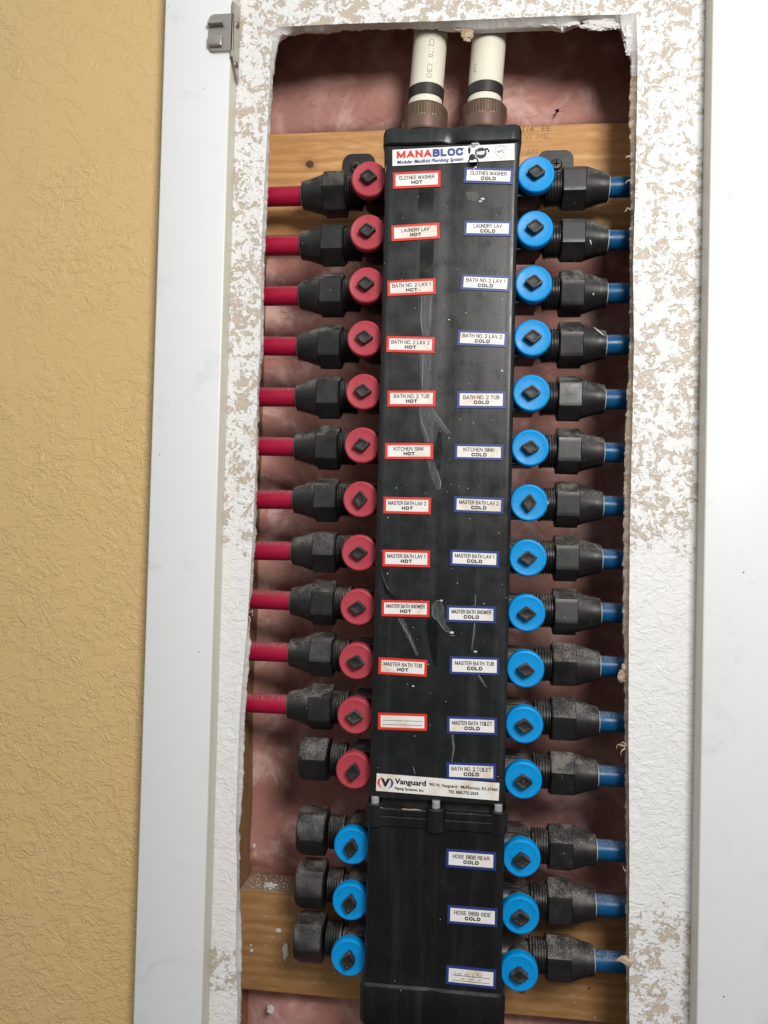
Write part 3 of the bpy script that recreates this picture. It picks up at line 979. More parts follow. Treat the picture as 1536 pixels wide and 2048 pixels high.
# top cap with two soft lobes
bm = bmesh.new()
pr = [(.0536, -.0138, .3032, .0012), (.0546, -.0150, .3044, .002), (.0546, -.0152, .3130, .0026), (.0538, -.0144, .3158, .003), (.0520, -.012, .3168, .004)]
rings = []
for hw, y0, z, g in pr:
    rings.append(ring(body_profile(hw, y0, 0.060, .008, g, .0003, .007), z, lambda x, y: 0.0009 * math.cos(x / .0546 * 2 * PI) * (1 if z > .312 else .3)))
loft(bm, rings)
mpart('top_cap', bm, M['body'])
# nozzles that the two supply pipes screw onto
for sx in (-1, 1):
    bm = bmesh.new()
    lathe(bm, 'z', [(0.3150, .0190), (0.3185, .0190), (.3192, .0172), (.3205, .0172), (.3212, .0180), (.3224, .0180), (.3230, .0166), (.3260, .0166), (.3300, .0172), (.3306, .0166)], 40, (sx * .0247, .030, 0))
    mpart('nozzle', bm, M['black'])
# lower body
bm = bmesh.new()
rings = [ring(body_profile(.0530, FY, .056), z) for z in (-.2180, -.3, -.338)]
rings += [ring(body_profile(.0532 + d, FY - d * .6, .056 + d * .3), z) for z, d in ((-.346, .0002), (-.3515, .0010))]
loft(bm, rings)
mpart('lower_body', bm, M['lowbody'])
bm = bmesh.new()
rings = [ring(body_profile(h, y, .060, .007, .0018, .0003, .004), z) for h, y, z in ((.0540, -.0132, -.3512), (.0552, -.0150, -.3528), (.0560, -.0156, -.3560), (.0560, -.0156, -.3800), (.0550, -.0146, -.3830))]
loft(bm, rings)
mpart('bottom_cap', bm, M['lowbody'])
# joint between the two bodies
bm = bmesh.new()
loft(bm, [ring(body_profile(.0465, -.005, .052, .004, 0, 0), z) for z in (-.2200, -.2090)])
mpart('neck', bm, M['black'])
bm = bmesh.new()
loft(bm, [ring(body_profile(h, y, .058, .004, 0, 0), z) for h, y, z in ((.0540, -.0135, -.2305), (.0548, -.0143, -.2298), (.0548, -.0143, -.2232), (.0542, -.0137, -.2226), (.0542, -.0137, -.2222), (.0548, -.0143, -.2216), (.0548, -.0143, -.2172), (.0541, -.0136, -.2166))])
mpart('flange', bm, M['lowbody'])
for x in (-.0475, 0.0, .0475):
    y = -.0098 if x else -.0118
    r = .0062 if x else .0078
    bm = bmesh.new()
    lathe(bm, 'z', [(-.2312, r - .0006), (-.2306, r), (-.2146, r), (-.2138, r - .0008)], 32, (x, y, 0))
    b = mpart('bolt_boss', bm, M['lowbody'])
    bm = bmesh.new()
    lathe(bm, 'z', [(-.2142, .0031), (-.2092, .0031), (-.2086, .0027)], 20, (x, y - .001, 0))
    mesh_obj('bolt', bm, M['bolt'], b)
# smear of sealant along the joint
M['seal'] = mat_flat('dried_sealant', (0.30, 0.26, 0.18), 0.6)
for u0, u1, v0, v1 in ((752, 766, 1612, 1618), (768, 848, 1618, 1622), (905, 965, 1628, 1632), (962, 992, 1633, 1637)):
    bm = bmesh.new()
    P = []
    for i in range(9):
        t = i / 8
        p = at(u0 + (u1 - u0) * t, v0 + (v1 - v0) * t + random.uniform(-1.2, 1.2), -.0136)
        P.append((p.x, -.0132, max(-.2175, min(-.2165, p.z))))
    tube(bm, P, lambda t: .0007 * (0.25 + math.sin(PI * t)) * random.uniform(.6, 1.3), 6)
    mpart('sealant_smear', bm, M['seal'])

# mounting ears behind the first pair of knobs, screwed to the board
for sx in (-1, 1):
    ctr = at(717 if sx < 0 else 1111, 343 if sx < 0 else 337, 0.060)
    bm = bmesh.new()
    w_, h_, r = .0145, .0165, .008
    if sx > 0: w_ = .0152
    pts = []
    for cx, cz, a0 in ((w_ - r, h_ - r, 0), (-w_ + r, h_ - r, PI / 2), (-w_ + .003, -h_ * 1.6 + .003, PI), (w_ - .003, -h_ * 1.6 + .003, 1.5 * PI)):
        rr = r if cz > 0 else .003
        for k in range(7):
            a = a0 + PI / 2 * k / 6
            pts.append((cx + rr * math.cos(a), cz + rr * math.sin(a)))
    loft(bm, [[(x * s, y, z * s) for x, z in pts] for y, s in ((.0638 - .060, 1), (0.0008, 1), (0, .965))])
    ear = mpart('mounting_ear', bm, M['black'], 32, None, (ctr.x, 0.060, ctr.z))
    p = at(711 if sx < 0 else 1113, 334 if sx < 0 else 327, 0.0575)
    bm = bmesh.new()
    lathe(bm, 'y', [(.0022, .0052), (.0004, .0050), (-.0006, .0038), (-.0008, .001)], 24)
    sc = mesh_obj('screw', bm, M['black'], ear, 32, (p.x - ctr.x, -.0016, p.z - ctr.z))
    bm = bmesh.new()
    box(bm, -.0026, .0026, -.0010, -.0007, -.0005, .0005); box(bm, -.0005, .0005, -.0011, -.0007, -.0026, .0026)
    mesh_obj('cross_slot', bm, M['hole'], sc)

# ---- valves
A0 = 0.0669
ZS = [0.2842 - i * .0435 for i in range(12)] + [-.2545 - i * .0441 for i in range(3)]
def mesh_only(bm, mat, sharp=32):
    o = mesh_obj('tmp', bm, mat, None, sharp); me = o.data; bpy.data.objects.remove(o); return me

def valve_mesh():
    bm = bmesh.new()        # right-hand valve, origin on the stem axis
    lathe(bm, 'y', [(.050, .0095), (.0495, .0102), (.012, .0105), (.011, .0118), (.0098, .0122)], 36)
    lathe(bm, 'y', [(.058, .0068), (.049, .0072)], 28)
    lathe(bm, 'x', [(-.0185, .0110), (0.0, .0105), (.0085, .0100), (.0095, .0140), (.0110, .0145), (.0116, .0128)], 36, (0, .030, 0))
    th = []
    x = .0116
    while x < .0222:
        th += [(x, .0128), (x + .0007, .0139), (x + .0013, .0139), (x + .0019, .0128)]; x += .0022
    lathe(bm, 'x', th + [(.0226, .0125)], 36, (0, .030, 0))
    # gusset ribs between the barrel and the body
    box(bm, -.0185, .004, .012, .048, -.0132, -.0112, .0004)
    box(bm, -.0185, .002, .026, .050, .0095, .0113, .0004)
    return mesh_only(bm, M['black'])
def cap_mesh(mat, cut):
    bm = bmesh.new()
    R = .0148
    prof = [(.0098, R - .0006), (.0094, R), (.0046, R), (.0034, R - .0002), (.0024, R - .0009), (.0021, R - .0018), (.0025, R - .0038), (.0026, .0078), (.0026, .006)]
    def rf(a, r):
        # the side towards the body is trimmed flat
        c = math.cos(a)
        if c < -0.5: return min(r, .01385 / max(1e-6, -c))
        return r
    loft(bm, [circ(72, r, 'y', p, rf=rf) for p, r in prof])
    return mesh_only(bm, mat, 28)
def stem_mesh():
    bm = bmesh.new()
    a, b = .0077, .0061
    def rh(s, y, k=.12):
        pts = []
        for i in range(4):
            P = [(a, 0), (0, b), (-a, 0), (0, -b)]
            p, q, r = P[i - 1], P[i], P[(i + 1) % 4]
            pts.append((q[0] + (p[0] - q[0]) * k, q[1] + (p[1] - q[1]) * k))
            pts.append((q[0] + (r[0] - q[0]) * k, q[1] + (r[1] - q[1]) * k))
        return [(x * s, y, z * s) for x, z in pts]
    loft(bm, [rh(1, .004), rh(1, -.0028), rh(.93, -.0036), rh(.70, -.0037), rh(.60, -.0028), rh(.45, -.0026)])
    return mesh_only(bm, M['stem'], 25)
V_ME, RC, BC, ST = valve_mesh(), cap_mesh(M['redcap'], 0), cap_mesh(M['bluecap'], 0), stem_mesh()
def link(name, me, parent, loc, rot=(0, 0, 0)):
    o = bpy.data.objects.new(name, me); C.objects.link(o); o.parent = parent
    o.location = loc; o.rotation_euler = rot; return o
STEMROT = {(-1, 6): 88, (-1, 11): 84, (-1, 12): 86, (-1, 13): 82, (-1, 14): 84, (1, 6): 92,
           (-1, 0): -3, (-1, 1): 6, (-1, 2): 4, (-1, 3): -3, (-1, 4): -5, (-1, 5): 12, (-1, 7): 4, (-1, 8): -4, (-1, 9): -10, (-1, 10): -4}
for sx in (-1, 1):
    for i, z in enumerate(ZS):
        flip = (0, PI, 0) if sx < 0 else (0, 0, 0)
        j = random.uniform(-.0003, .0003)
        v = link('valve', V_ME, MAN, OFF + Vector((sx * A0, 0, z)), flip)
        red = sx < 0 and i < 12
        k = link('knob', RC if red else BC, v, (0, random.uniform(-.0004, .0004), j))
        k['label'] = 'round red knob' if red else 'round blue knob'
        r = math.radians(STEMROT.get((sx, i), random.uniform(-8, 8)))
        s_ = link('stem', ST, v, (0, 0, j), (0, r if sx > 0 else -r, 0))

# ---- stickers
def sticker(name, cu, h, kind, line1=None, line2=None, label=None):
    (u0, v0), (u1, v1) = cu
    Y = FY - .0006
    a, b = at(u0, v0, Y), at(u1, v1, Y)
    # height from photo pixels to metres at this depth
    hm = h * .000392
    mid = (a + b) / 2
    ang = math.atan2(b.z - a.z, b.x - a.x)
    wd = (b - a).length
    root = None
    bm = bmesh.new()
    border = kind in ('red', 'blue')
    box(bm, -wd / 2, wd / 2, -.00015, .0004, -hm / 2, hm / 2, .0)
    mat = M['redbd'] if kind == 'red' else M['bluebd'] if kind == 'blue' else M['paper2']
    o = mesh_obj('sticker', bm, mat, MAN, 32, OFF + mid)
    o.rotation_euler = (0, -ang, 0)
    if label: o['label'] = label
    if border:
        e = .0019
        bm = bmesh.new()
        box(bm, -wd / 2 + e * 1.1, wd / 2 - e * 1.1, -.00022, 0, -hm / 2 + e, hm / 2 - e)
        mesh_obj('sticker_face', bm, M['paper'], o)
    if line1:
        bm = bmesh.new()
        tw = min(wd * .80, len(line1) * .0020)
        caps_bm(bm, line1, 0, .0018, -.00026, .0031, tw, .00047)
        caps_bm(bm, line2, .0002, -.0021, -.00026, .0028, .0088 if line2 == 'HOT' else .0118, .00078)
        mesh_obj('lettering', bm, M['ink'], o)
    return o, wd, hm
HOT = [('CLOTHES WASHER', (786, 361.6), (881, 357), 33), ('LAUNDRY LAV', (783, 467), (879, 461), 32), ('BATH NO. 2 LAV 1', (775, 577), (871, 572), 31),
       ('BATH NO. 2 LAV 2', (773, 688), (869, 690), 32), ('BATH NO. 2 TUB', (775, 797), (871, 797), 32), ('KITCHEN SINK', (770, 902), (866, 902), 32),
       ('MASTER BATH LAV 2', (767, 1010), (862, 1012), 33), ('MASTER BATH LAV 1', (765, 1116), (860, 1118), 33), ('MASTER BATH SHOWER', (763, 1216), (859, 1218), 32),
       ('MASTER BATH TUB', (757, 1331), (854, 1337), 33)]
COLD = [('CLOTHES WASHER', (928, 350), (1026, 353), 31), ('LAUNDRY LAV', (928, 456), (1023, 457.5), 30), ('BATH NO. 2 LAV 1', (922, 563.6), (1020, 568), 31),
        ('BATH NO. 2 LAV 2', (915, 675), (1014, 679), 31), ('BATH NO. 2 TUB', (914, 799), (1011, 799.6), 34), ('KITCHEN SINK', (909, 903), (1007, 905), 31),
        ('MASTER BATH LAV 2', (908, 1008), (1007, 1012), 32), ('MASTER BATH LAV 1', (900, 1115), (998, 1119), 32), ('MASTER BATH SHOWER', (893, 1227), (992, 1230), 33),
        ('MASTER BATH TUB', (899, 1330), (999, 1333), 35), ('MASTER BATH TOILET', (894, 1449.5), (994, 1453), 34), ('BATH NO. 2 TOILET', (893, 1541), (992, 1545), 33),
        ('HOSE BIBB REAR', (892, 1715.6), (992, 1723), 35), ('HOSE BIBB SIDE', (895, 1828), (995, 1836), 35)]
for t, a, b, h in HOT: sticker('s', (a, b), h, 'red', t, 'HOT', 'red bordered sticker reading %s HOT' % t)
for t, a, b, h in COLD: sticker('s', (a, b), h, 'blue', t, 'COLD', 'blue bordered sticker reading %s COLD' % t)
o, wd, hm = sticker('s', ((756, 1442), (854, 1445)), 33, 'red', label='red bordered sticker with two blank lines')
bm = bmesh.new()
for z in (.0008, -.0024): box(bm, -wd * .40, wd * .40, -.00028, -.0002, z - .00016, z + .00016)
mesh_obj('ruled_line', bm, M['ink'], o)
o, wd, hm = sticker('s', ((892, 1948.6), (992, 1959)), 36, 'blue', label='blue bordered stained sticker with faded handwriting')
bm = bmesh.new()
for z in (.0002, -.0036): box(bm, -wd * .38, wd * .38, -.00028, -.0002, z - .00016, z + .00016)
mesh_obj('ruled_line', bm, M['ink'], o)
bm = bmesh.new()
text_bm(bm, 'Lot  ile  L Av', -.002, .0018, -.0003, .0026, wd * .56, 0, .2)
text_bm(bm, 'o  ai  e', 0, -.0016, -.0003, .0018, wd * .40, 0)
mesh_obj('handwriting', bm, M['inkgrey'], o)

# maker's sticker at the top
o, wd, hm = sticker('s', ((785, 316), (1029, 303.5)), 33, 'plain', label='long white sticker with large red and blue lettering')
def sub(name, fn, mat):
    bm = bmesh.new(); fn(bm); return mesh_obj(name, bm, mat, o)
kx = .000392
sub('lettering', lambda bm: caps_bm(bm, 'MANA', -.0305, .0022, -.00025, .0062, .0277, .00175), M['inkred'])
sub('lettering', lambda bm: caps_bm(bm, 'BLOC', -.0040, .0022, -.00025, .0062, .0239, .00175), M['inkblue'])
sub('lettering', lambda bm: text_bm(bm, 'Modular Manifold Plumbing System', -.0180, -.0036, -.00025, .0030, .0523, .10, .25), M['inkblue'])
def mark(bm):
    pts = []
    n = 44
    for i in range(n):
        a = 2 * PI * i / n; r = .0044 * (1.10 if i % 2 else .92)
        pts.append((.0218 + r * math.cos(a), -.00025, .0002 + r * math.sin(a)))
    bm.faces.new([bm.verts.new(p) for p in pts])
sub('round_mark', mark, M['ink'])
sub('lettering', lambda bm: caps_bm(bm, 'NSF', .0218, .0002, -.00040, .0030, .0066, .0007), M['paper2'])
def shield(bm):
    def outl(s):
        P = [(-1, 1), (-.6, .95), (0, 1.15), (.6, .95), (1, 1), (1.0, .1), (.75, -.5), (0, -1.15), (-.75, -.5), (-1, .1)]
        return [(.0370 + x * .0044 * s, -.00025, .0002 + z * .0047 * s) for x, z in P]
    a = [bm.verts.new(p) for p in outl(1)]; b = [bm.verts.new(p) for p in outl(.92)]
    for i in range(len(a)): bm.faces.new((a[i], a[(i + 1) % 10], b[(i + 1) % 10], b[i]))
    caps_bm(bm, 'NPC', .0370, .0007, -.00025, .0024, .0056, .0004)
sub('shield_mark', shield, M['inkgrey'])
def burr(bm):   # melted black smear round the drilled hole
    for (x, z, r, sx_, sz_) in ((.0128, .0026, .0015, .7, 1.9), (.0148, -.0026, .0026, 1, 1), (.0160, .0054, .0009, 2.4, .5), (.0178, .0012, .0009, .8, 2), (.0262, .0032, .0009, 1.6, .9), (.0278, .0016, .0007, 1, 1.7), (.0070, .0046, .0007, 3.2, .5), (-.0005, -.0052, .0006, 1, 1)):
        n = 18
        bm.faces.new([bm.verts.new((x + r * sx_ * math.cos(2 * PI * i / n) * (1 + .35 * noise.noise(Vector((i * 1.3, x * 900, 0)))), -.00036, z + r * sz_ * math.sin(2 * PI * i / n) * (1 + .35 * noise.noise(Vector((i * 1.3, x * 900, 4)))))) for i in range(n)])
sub('melted_smear', burr, M['body'])
p = at(946.5, 324.5, FY - .001)
bm = bmesh.new()
lathe(bm, 'y', [(.0006, .0046), (-.0006, .0043), (-.0009, .0036), (-.0004, .0031), (.004, .0030)], 28, cap=False)
hr = mesh_obj('drilled_hole', bm, M['body'], MAN, 32, OFF + Vector((p.x, FY - .0003, p.z)))
bm = bmesh.new()
lathe(bm, 'y', [(-.0002, .0031), (.001, .0031)], 24)
mesh_obj('hole_bottom', bm, M['hole'], hr)
bm = bmesh.new()
for (u, v, r) in ((947, 288, .0011), (953, 287, .0013), (957, 289, .0008), (940, 291, .0006), (951, 335, .0008), (948, 337, .0005)):
    q = at(u, v, FY - .001); lump(bm, q, r, (1.3, .6, .8), u, 2, .7, 2)
mpart('plastic_burr', bm, M['ring'])

# maker's sticker at the foot of the upper body
o, wd, hm = sticker('s', ((752.8, 1564), (998, 1583.8)), 34, 'plain', label='long white stained sticker with black lettering at the foot of the upper body')
o.data.materials[0] = M['paper']
sub('lettering', lambda bm: text_bm(bm, 'Vanguard', -.0208, .0022, -.00025, .0046, 62 * kx, .10), M['ink'])
sub('lettering', lambda bm: text_bm(bm, 'Piping Systems, Inc.', -.0212, -.0034, -.00025, .0022, 58 * kx, .10), M['ink'])
sub('lettering', lambda bm: text_bm(bm, '901 N. Vanguard \u2022 McPherson, KS 67460', .0200, .0017, -.00025, .0025, 134 * kx, .06), M['ink'])
sub('lettering', lambda bm: text_bm(bm, 'TEL 800.775.5039', .0202, -.0026, -.00025, .0025, 59 * kx, .06), M['ink'])
sub('lettering', lambda bm: text_bm(bm, 'V', -.0402, .0004, -.00028, .0068, .0070, .17), M['ink'])
def arc(x0, a0, a1, r=.0052, sq=.86):
    def fn(bm):
        A = [];B = []
        for i in range(13):
            t = i / 12; a = math.radians(a0 + (a1 - a0) * t); th = .00075 * math.sin(PI * t) + .0001
            A.append(bm.verts.new((x0 + (r + th) * math.cos(a), -.00025, (r + th) * sq * math.sin(a))))
            B.append(bm.verts.new((x0 + (r - th) * math.cos(a), -.00025, (r - th) * sq * math.sin(a))))
        for i in range(12): bm.faces.new((A[i], A[i + 1], B[i + 1], B[i]))
    return fn
sub('emblem_arc', arc(-.0404, 115, 245), M['inkred'])
sub('emblem_arc', arc(-.0400, -65, 65), M['inkblue'])

# scuffs and stains on the body face
def decal(name, pts, mat, Yo=.0009):
    bm = bmesh.new()
    P = [at(u, v, FY - .0002) for u, v in pts]
    c = sum(P, Vector()) / len(P)
    D = []
    for i, q in enumerate(P):
        nx_ = P[(i + 1) % len(P)]
        k = max(1, int((nx_ - q).length / .0008))
        for j in range(k):
            w_ = q.lerp(nx_, j / k)
            jt = .0005 * noise.noise_vector(w_ * 700)
            D.append((w_.x + jt.x, FY - Yo * .45, w_.z + jt.z))
    bm.faces.new([bm.verts.new(q) for q in D])
    for f in bm.faces:
        f.normal_update()
    bmesh.ops.triangulate(bm, faces=list(bm.faces))
    mpart(name, bm, mat)
decal('scuff_mark', [(842, 592), (866, 590), (864, 640), (858, 672), (845, 672), (840, 640)], M['scuff'])
decal('scuff_mark', [(840, 706), (862, 706), (862, 770), (856, 786), (843, 786), (840, 740)], M['scuff'])
decal('scuff_mark', [(838, 812), (866, 814), (900, 866), (893, 868), (868, 838), (866, 884), (850, 884), (840, 850)], M['scuff'])
decal('scuff_mark', [(854, 920), (864, 922), (883, 965), (882, 978), (874, 980), (862, 955)], M['scuff'])
decal('scuff_mark', [(795, 1236), (806, 1236), (822, 1268), (838, 1310), (834, 1312), (812, 1270)], M['scuff'])
decal('scuff_mark', [(862, 1212), (872, 1202), (884, 1204), (890, 1222), (892, 1248), (905, 1262), (898, 1268), (884, 1256), (876, 1240), (864, 1232)], M['scuff'])
decal('scuff_mark', [(950, 1190), (952, 1190), (951, 1260), (946, 1300), (943, 1300), (948, 1255)], M['scuff'])
decal('scuff_mark', [(903, 1466), (908, 1466), (909, 1500), (905, 1524), (902, 1524), (905, 1500)], M['scuff'])
decal('scuff_mark', [(930, 384), (955, 384), (958, 396), (950, 402), (936, 400)], M['scuff'])
decal('scuff_mark', [(940, 1330), (944, 1332), (972, 1372), (970, 1374)], M['scuff'])
decal('stain_mark', [(838, 376), (868, 376), (866, 424), (836, 424)], M['wet'])
decal('stain_mark', [(840, 482), (868, 480), (866, 556), (838, 556)], M['wet'])
decal('stain_mark', [(856, 1236), (872, 1238), (878, 1262), (874, 1300), (874, 1330), (868, 1332), (858, 1290), (852, 1256)], M['wet'])
decal('stain_mark', [(876, 862), (884, 866), (886, 900), (880, 940), (872, 936), (868, 900)], M['wet'])
decal('stain_mark', [(760, 1140), (764, 1142), (776, 1180), (800, 1204), (792, 1206), (770, 1186)], M['wet'])

# ================================================================== PIPES
def nut_mesh():
    """compression nut for the right side; origin on the pipe axis at the valve end"""
    bm = bmesh.new()
    R6 = .0192
    def hexr(a, r):
        k = (a + PI / 6) % (PI / 3) - PI / 6
        apo = r * math.cos(PI / 6)
        return min(apo / math.cos(k), r * 0.985)
    n = 72
    H = lambda x, r: circ(n, r, 'x', x, rf=hexr)
    def slit(a, r, d):
        k = abs((a / (PI / 4)) % 1 - .5)
        return r - d if k < .045 else r
    rings = [H(0, R6 - .0012), H(.0010, R6), H(.0183, R6), H(.0188, R6 - .0006)]
    rings += [circ(n, .0167, 'x', .0190), circ(n, .0165, 'x', .0200), circ(n, .0128, 'x', .0315)]
    for x, r in ((.0317, .0128), (.0366, .0118), (.0378, .0116)):
        rings.append(circ(n, r, 'x', x, rf=lambda a, r: slit(a, r, .0016)))
    rings.append(circ(n, .0090, 'x', .0378))
    loft(bm, rings)
    return mesh_only(bm, M['black'], 24)
NUT = nut_mesh()
def ring_mesh():
    bm = bmesh.new()
    lathe(bm, 'x', [(.0372, .0097), (.0384, .0097), (.0388, .0090), (.0388, .0082)], 40)
    return mesh_only(bm, M['ring'])
RING = ring_mesh()
def pipe_mesh(L, mat):
    bm = bmesh.new()
    lathe(bm, 'x', [(.030, .0081), (.0388, .0081), (L * .6, .0081), (L, .0081)], 40)
    return mesh_only(bm, mat)
RP = pipe_mesh(abs(BAYL) - .0895 - .0005, M['redpipe'])
BP = pipe_mesh(BAYR - .0895 - .0005, M['bluepipe'])
NAMES = ['clothes washer', 'laundry lavatory', 'second bath lavatory 1', 'second bath lavatory 2', 'second bath tub', 'kitchen sink', 'master bath lavatory 2', 'master bath lavatory 1', 'master bath shower', 'master bath tub', 'lined blank', 'second bath toilet']
ORD = ['topmost', 'second', 'third', 'fourth', 'fifth', 'sixth', 'seventh', 'eighth', 'ninth', 'tenth', 'eleventh']
CNAMES = NAMES[:10] + ['master bath toilet', 'second bath toilet', 'rear hose bibb', 'side hose bibb', 'faded handwritten']
def pipe(sx, i, z, label, group, red):
    jz = random.uniform(-.0006, .0006)
    root = empty('red_pipe' if red else 'blue_pipe', (sx * .0893, .030, z + jz))
    root.rotation_euler = (0, (PI if sx < 0 else 0) + random.uniform(-.012, .012), random.uniform(-.008, .008))
    tag(root, label, 'pipe', group)
    t = link('tube', RP if red else BP, root, (0, 0, 0))
    a = random.uniform(-.12, .28) if sx > 0 else [.52, .10, .02, -.06, .12, -.1, .2, .38, .1, .3, .05][i] + random.uniform(-.05, .05)
    nt = link('compression_nut', NUT, root, (0, 0, 0), (a, 0, 0))
    link('collet_ring', RING, root, (0, 0, 0))
    return root
for i in range(11):
    lab = 'red pipe in a black nut beside the %s hot sticker' % NAMES[i]
    if i == 10: lab = 'red pipe in a black nut beside the blank ruled sticker, lowest red one'
    pipe(-1, i, ZS[i], lab, 'red hot water pipes', True)
for i in range(15):
    lab = 'blue pipe in a black nut beside the %s cold sticker' % CNAMES[i]
    if i == 14: lab = 'blue pipe in a black nut beside the faded handwritten sticker, lowest blue one'
    pipe(1, i, ZS[i], lab, 'blue cold water pipes', False)

def plug_mesh():
    bm = bmesh.new()
    R6 = .0200; n = 72
    def hexr(a, r):
        k = (a + PI / 6) % (PI / 3) - PI / 6
        return min(r * math.cos(PI / 6) / math.cos(k), r * .975)
    H = lambda x, r: circ(n, r, 'x', x, rf=hexr)
    loft(bm, [H(0, R6 - .0012), H(.001, R6), H(.0195, R6), circ(n, R6 * .885, 'x', .0225), circ(n, R6 * .84, 'x', .0236), circ(n, R6 * .80, 'x', .0238), circ(n, R6 * .3, 'x', .0238)])
    return mesh_only(bm, M['black'], 20)
PLUG = plug_mesh()
PL = ['black hexagonal end cap beside the lowest red knob', 'black hexagonal end cap beside the upper blue knob on the left side',
      'black hexagonal end cap beside the middle blue knob on the left side', 'black hexagonal end cap beside the lowest blue knob on the left side']
for k, i in enumerate((11, 12, 13, 14)):
    o = bpy.data.objects.new('end_cap', PLUG); C.objects.link(o)
    o.location = (-.0915, .030, ZS[i]); o.rotation_euler = (random.uniform(0.35, .75), PI, 0)
    o.rotation_euler = Matrix.Rotation(PI, 3, 'Y').to_euler()
    m3 = Matrix.Rotation(PI, 3, 'Y') @ Matrix.Rotation(random.uniform(.2, .8), 3, 'X')
    o.rotation_euler = m3.to_euler()
    tag(o, PL[k], 'end cap', 'end caps on unused outlets')

# ================================================================== SUPPLY PIPES
def supply(sx, label, writing):
    cx = sx * .0247
    root = empty('supply_pipe', (cx, .030, .326))
    tag(root, label, 'pipe', 'cream supply pipes')
    lean = 0.055
    def pt(z): return (lean * max(0, z - .030), 0, z)
    # knurled coupling
    bm = bmesh.new()
    n = 150
    R = .0192
    z0, z1, zk0, zk1 = .0036, .0272, .0160, .0252
    rings = [circ(n, R - .0022, 'z', z0), circ(n, R - .0006, 'z', z0 + .0008), circ(n, R, 'z', z0 + .0022), circ(n, R, 'z', zk0 - .001)]
    rows = 18
    for j in range(rows + 1):
        z = zk0 + (zk1 - zk0) * j / rows
        def rf(a, r, j=j):
            k = int(round(a / (2 * PI) * n))
            return r + (.00028 if (k + j) % 3 == 0 or (k - j) % 3 == 0 else -.0001)
        rings.append(circ(n, R, 'z', z, rf=rf))
    rings += [circ(n, R - .0003, 'z', zk1 + .0004), circ(n, R - .0014, 'z', z1), circ(n, .0150, 'z', z1)]
    loft(bm, rings)
    bm.faces.ensure_lookup_table()
    for f in bm.faces:
        c = f.calc_center_median()
        if zk0 <= c.z <= zk1: f.material_index = 1
    mesh_obj('coupling_nut', bm, [M['bronze'], M['brass']], root, 12)
    bm = bmesh.new()
    rings = []
    for z in (.022, .030, .06, .12, .28):
        c = pt(z); rings.append(circ(56, .0143, 'z', z, (c[0], 0, 0)))
    loft(bm, rings)
    tb = mesh_obj('tube', bm, M['cream'], root)
    bm = bmesh.new()
    rings = []
    for z, r in ((.0345, .0150), (.0347, .0153), (.0437, .0153), (.0439, .0150)):
        rings.append(circ(56, r, 'z', z, (lean * (z - .030), 0, 0)))
    loft(bm, rings)
    mesh_obj('band', bm, M['band'], root)
    for txt, z, ang, h, wd_ in writing:
        me = text_mesh(txt, h, wd_, -.006)
        # wrap the printing round the tube: text x runs along the pipe, its height goes round it
        for v in me.vertices:
            along, up = v.co.x, v.co.z
            th = math.radians(ang) + up / .0143
            zz = z - along
            r = .01436
            v.co = (lean * max(0, zz - .03) + r * math.sin(th), -r * math.cos(th), zz)
        me.materials.append(M['inkgrey'])
        o = bpy.data.objects.new('printing', me); C.objects.link(o); o.parent = tb
supply(-1, 'cream supply pipe with faint printing, left one above the manifold', [('C2170/ ICBO', .064, 12, .0045, .033), ('SDR', .092, 24, .005, .008)])
supply(1, 'cream supply pipe without readable printing, right one above the manifold', [('OF', .056, -42, .003, .008)])

# ================================================================== SMALL MARKS
def on_pipe(idx, name, pts, mat, r, Y):
    root = [o for o in bpy.data.objects if o.type == 'EMPTY' and o.name.startswith('blue_pipe')]
    root.sort(key=lambda o: -o.location.z)
    o = root[idx]
    bm = bmesh.new()
    tube(bm, [at(u, v, Y) - o.location for u, v in pts], lambda t: r * (.35 + math.sin(PI * t)), 6)
    mesh_obj(name, bm, mat, o)
on_pipe(1, 'paint_streak', [(1171, 457), (1175, 463), (1177, 474), (1181, 481), (1183, 489)], M['ring'], .0006, .0158)
on_pipe(3, 'paint_streak', [(1188, 655), (1196, 662), (1203, 668), (1209, 672)], M['ring'], .0005, .0172)
on_pipe(2, 'paint_streak', [(1184, 586), (1187, 588), (1186, 591)], M['ring'], .0006, .0150)
vs_ = [o for o in MAN.children if o.name.startswith('valve') and o.location.x > 0]
vs_.sort(key=lambda o: -o.location.z)
bm = bmesh.new()
for u, v, r in ((1091, 1000, .0011), (1094, 1006, .0016), (1093, 1011, .0009)):
    lump(bm, at(u, v, .005) - (vs_[6].location - OFF), r, (.7, .6, 1.2), u, 2, .6, 2)
mesh_obj('paint_drip', bm, M['plaster'], vs_[6])
p = at(1112, 233, .084)
bm = bmesh.new()
tube(bm, [(.0012, -.006, .0025), (-.0008, -.007, .0016), (.0010, -.0075, .0004), (-.0010, -.007, -.0010), (-.0018, -.006, -.0026)], lambda t: .0011 * (1.1 - t * .8), 6)
tag(mesh_obj('debris_scrap', bm, M['hole'], None, 60, p), 'small dark curled scrap stuck on the insulation just above the top board', 'debris')

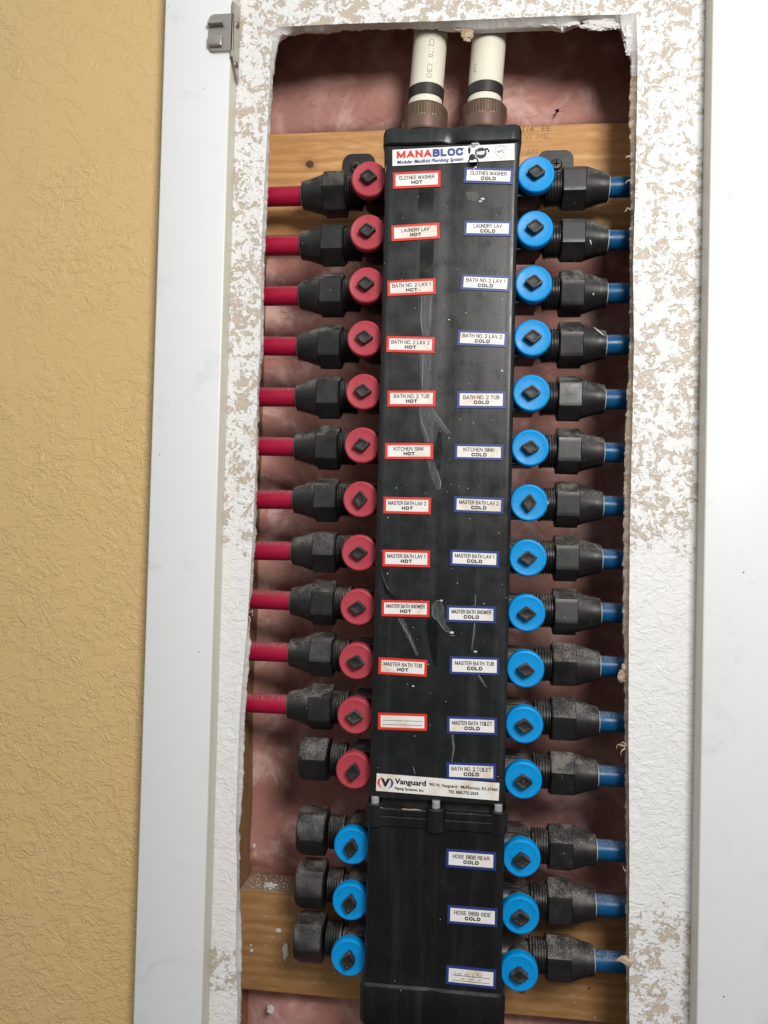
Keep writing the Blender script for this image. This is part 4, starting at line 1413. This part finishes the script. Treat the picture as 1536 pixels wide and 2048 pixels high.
# hairline scratches, chips and spatter on the manifold front
M['scratch'] = mat_flat('scratch_white', (0.40, 0.41, 0.42), 0.5)
rs = random.Random(11)
def hair(pts, r=.00016):
    bm = bmesh.new()
    P = []
    for (a, b) in zip(pts, pts[1:]):
        for k in range(4):
            t = k / 4
            p = at(a[0] + (b[0] - a[0]) * t, a[1] + (b[1] - a[1]) * t, FY)
            P.append((p.x + rs.uniform(-.0001, .0001), FY - .0002, p.z))
    p = at(pts[-1][0], pts[-1][1], FY); P.append((p.x, FY - .0002, p.z))
    tube(bm, P, lambda t: r * (.3 + math.sin(PI * t)), 4)
    mpart('scratch', bm, M['scratch'])
for q in ([(843, 590), (842, 640), (846, 668)], [(862, 592), (859, 650)], [(846, 706), (845, 780)], [(860, 815), (884, 845), (902, 868)], [(838, 818), (846, 850), (858, 884)],
          [(868, 925), (881, 962), (880, 978)], [(797, 1238), (818, 1270), (833, 1310)], [(951, 1188), (950, 1240), (943, 1300)], [(945, 1318), (958, 1350), (974, 1376)],
          [(903, 1466), (908, 1494), (905, 1520)], [(866, 1215), (864, 1232), (876, 1242), (890, 1262), (902, 1264)], [(872, 1202), (882, 1200)], [(826, 1532), (831, 1549)],
          [(762, 1140), (770, 1165), (778, 1180)], [(900, 1270), (910, 1272)], [(772, 330), (771, 345)], [(805, 273), (832, 268)], [(770, 275), (790, 268)]):
    hair(q)
bm = bmesh.new()
for k in range(70):
    u = rs.uniform(760, 1015); v = rs.uniform(380, 1580)
    p = at(u - (v - 900) * .022, v, FY)
    if abs(p.x) < .049: lump(bm, (p.x, FY - .0003, p.z), rs.uniform(.00015, .0004), (1, .5, rs.uniform(.7, 1.6)), k, 1, .5)
for (u, v, r) in ((965, 398, .0011), (960, 403, .0009), (904, 1265, .0012), (883, 1201, .0009), (951, 1303, .0009), (946, 1320, .0010), (898, 640, .0006), (1004, 742, .0007), (826, 1372, .0007)):
    p = at(u, v, FY); lump(bm, (p.x, FY - .0004, p.z), r, (1.3, .4, .8), u, 2, .8, 2)
o = mpart('white_spatter', bm, M['ring'])
o['kind'] = 'stuff'
